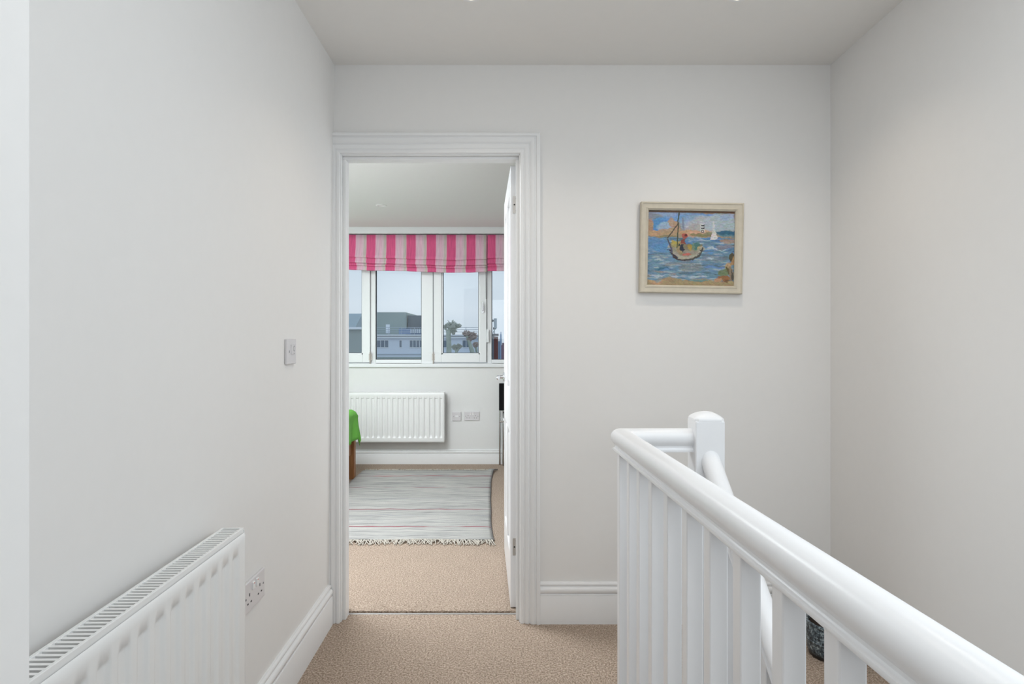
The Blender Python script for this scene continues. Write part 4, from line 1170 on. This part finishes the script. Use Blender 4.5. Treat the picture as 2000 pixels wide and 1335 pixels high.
ant('mast', [(965.5, 651.5), (965.5, 622)], .06, AG); ant('panel_antenna', [(967.5, 641), (967.5, 621.5)], .16, AG); ant('arm', [(961.5, 626), (967, 626)], .05, AD)
ant('dish', [(963, 641), (969, 641)], .11, AD); ant('strut', [(962, 651), (967, 641)], .04, AG); ant('side_box', [(961.8, 628), (961.8, 624)], .12, AD)
# skyline
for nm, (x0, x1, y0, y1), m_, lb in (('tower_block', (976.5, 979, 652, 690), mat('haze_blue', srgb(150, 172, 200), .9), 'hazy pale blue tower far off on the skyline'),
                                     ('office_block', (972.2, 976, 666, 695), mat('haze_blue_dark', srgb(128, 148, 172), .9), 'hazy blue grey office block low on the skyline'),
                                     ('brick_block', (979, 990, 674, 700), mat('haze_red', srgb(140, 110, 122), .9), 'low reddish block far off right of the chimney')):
    A, B = P(x0, y0, 200), P(x1, y1, 200)
    t_ = empty(nm, ((A.x+B.x)/2, 205, GROUND)); tag(t_, lb, 'building')
    bo('tower', [(A.x, B.x, 200, 210, GROUND, A.z)], m_, t_, t_); bo('rooftop', [(A.x+.3, B.x-.3, 202, 208, A.z, A.z+.8)], m_, t_, t_)
# pollarded trees in front of the building
BK = mat('mossy_bark', srgb(172, 180, 168), .95, var=.25, vscale=3, bump=.5, bscale=4); TW = mat('bare_twigs', srgb(170, 174, 164), .95, var=.25, vscale=4); TW2 = mat('reddish_twigs', srgb(180, 164, 156), .95, var=.25, vscale=4)
def pollard(path, knobs, label, tw, Y=46):
    base = P(path[0][0], path[0][1], Y); t_ = empty('pollarded_tree', (base.x, Y, GROUND)); tag(t_, label, 'tree', 'pollarded street trees outside the window')
    pts = [Vector((base.x+.1, Y, GROUND))]+[P(x, y, Y) for x, y, r_ in path]
    rad = [path[0][2]*Y/F*1.25]+[r_*Y/F for x, y, r_ in path]
    bm = NB(); tube(bm, [p-t_.location for p in pts], rad, 10); tr = obj('trunk', bm, BK, t_, smooth=True)
    random.seed(int(path[0][0]))
    for (x, y, r_, ax, ay) in knobs:
        c0 = P(x, y, Y)-t_.location; R_ = r_*Y/F
        bm = NB(); bmesh.ops.create_icosphere(bm, subdivisions=3, radius=1)
        for v in bm.verts:
            n_ = v.co.normalized(); q = 1+.35*mnoise.noise(n_*2.5+Vector((x, y, 0)))+.18*mnoise.noise(n_*7)
            v.co = Vector((n_.x*R_*ax, n_.y*R_*.9, n_.z*R_*ay))*q+c0
        obj('knuckle', bm, tw, tr if False else t_, smooth=True)
        A0 = P(ax and path[-1][0], path[-1][1], Y)-t_.location
        bm = NB(); tube(bm, [A0.lerp(P(path[-1][0], path[-1][1]+8, Y)-t_.location, .4), c0], [2.2*Y/F, R_*.6], 8); obj('limb', bm, BK, t_, smooth=True)
        bm = NB()
        for k in range(46):
            d = Vector((random.gauss(0, 1)*ax, random.gauss(0, .8), abs(random.gauss(.2, .7))*ay)).normalized()
            tube(bm, [c0+d*R_*.7, c0+d*R_*1.3+Vector((0, 0, .04)), c0+d*R_*random.uniform(1.4, 1.75)], [.045, .03, .012], 4)
        tag(obj('twigs', bm, tw, t_), kind='stuff')
pollard([(876, 705, 5), (877, 680, 5), (876, 655, 4.5), (876, 645, 5)], [(882, 636, 8, 1.35, .85), (896, 637, 3.6, 1.2, .8), (868, 639, 3.4, 1.2, .7), (886, 648, 4.5, .8, 1.3)],
        'tallest grey green pollarded tree seen through the middle casement', TW)
pollard([(926, 705, 5), (922, 685, 4.4), (917, 670, 3.6), (915, 662, 3.4)], [(911, 652, 5.5, 1.2, .8), (924, 657, 6.5, 1.1, .9), (917, 664, 4, 1, .8)],
        'leaning brownish pollarded tree at the right of the middle casement', TW2)
pollard([(891, 705, 2.5), (891, 690, 2.6), (892, 683, 2.5)], [(888, 679, 4.6, 1.1, .8), (897, 677, 4.6, 1.0, .8)],
        'small low pollarded tree between the two taller ones', TW, 44)
pollard([(932, 705, 2.0), (932, 690, 2.2), (931, 684, 2)], [(929, 674, 4.6, 1, 1)], 'small dark tree behind the leaning pollarded tree', TW2, 52)
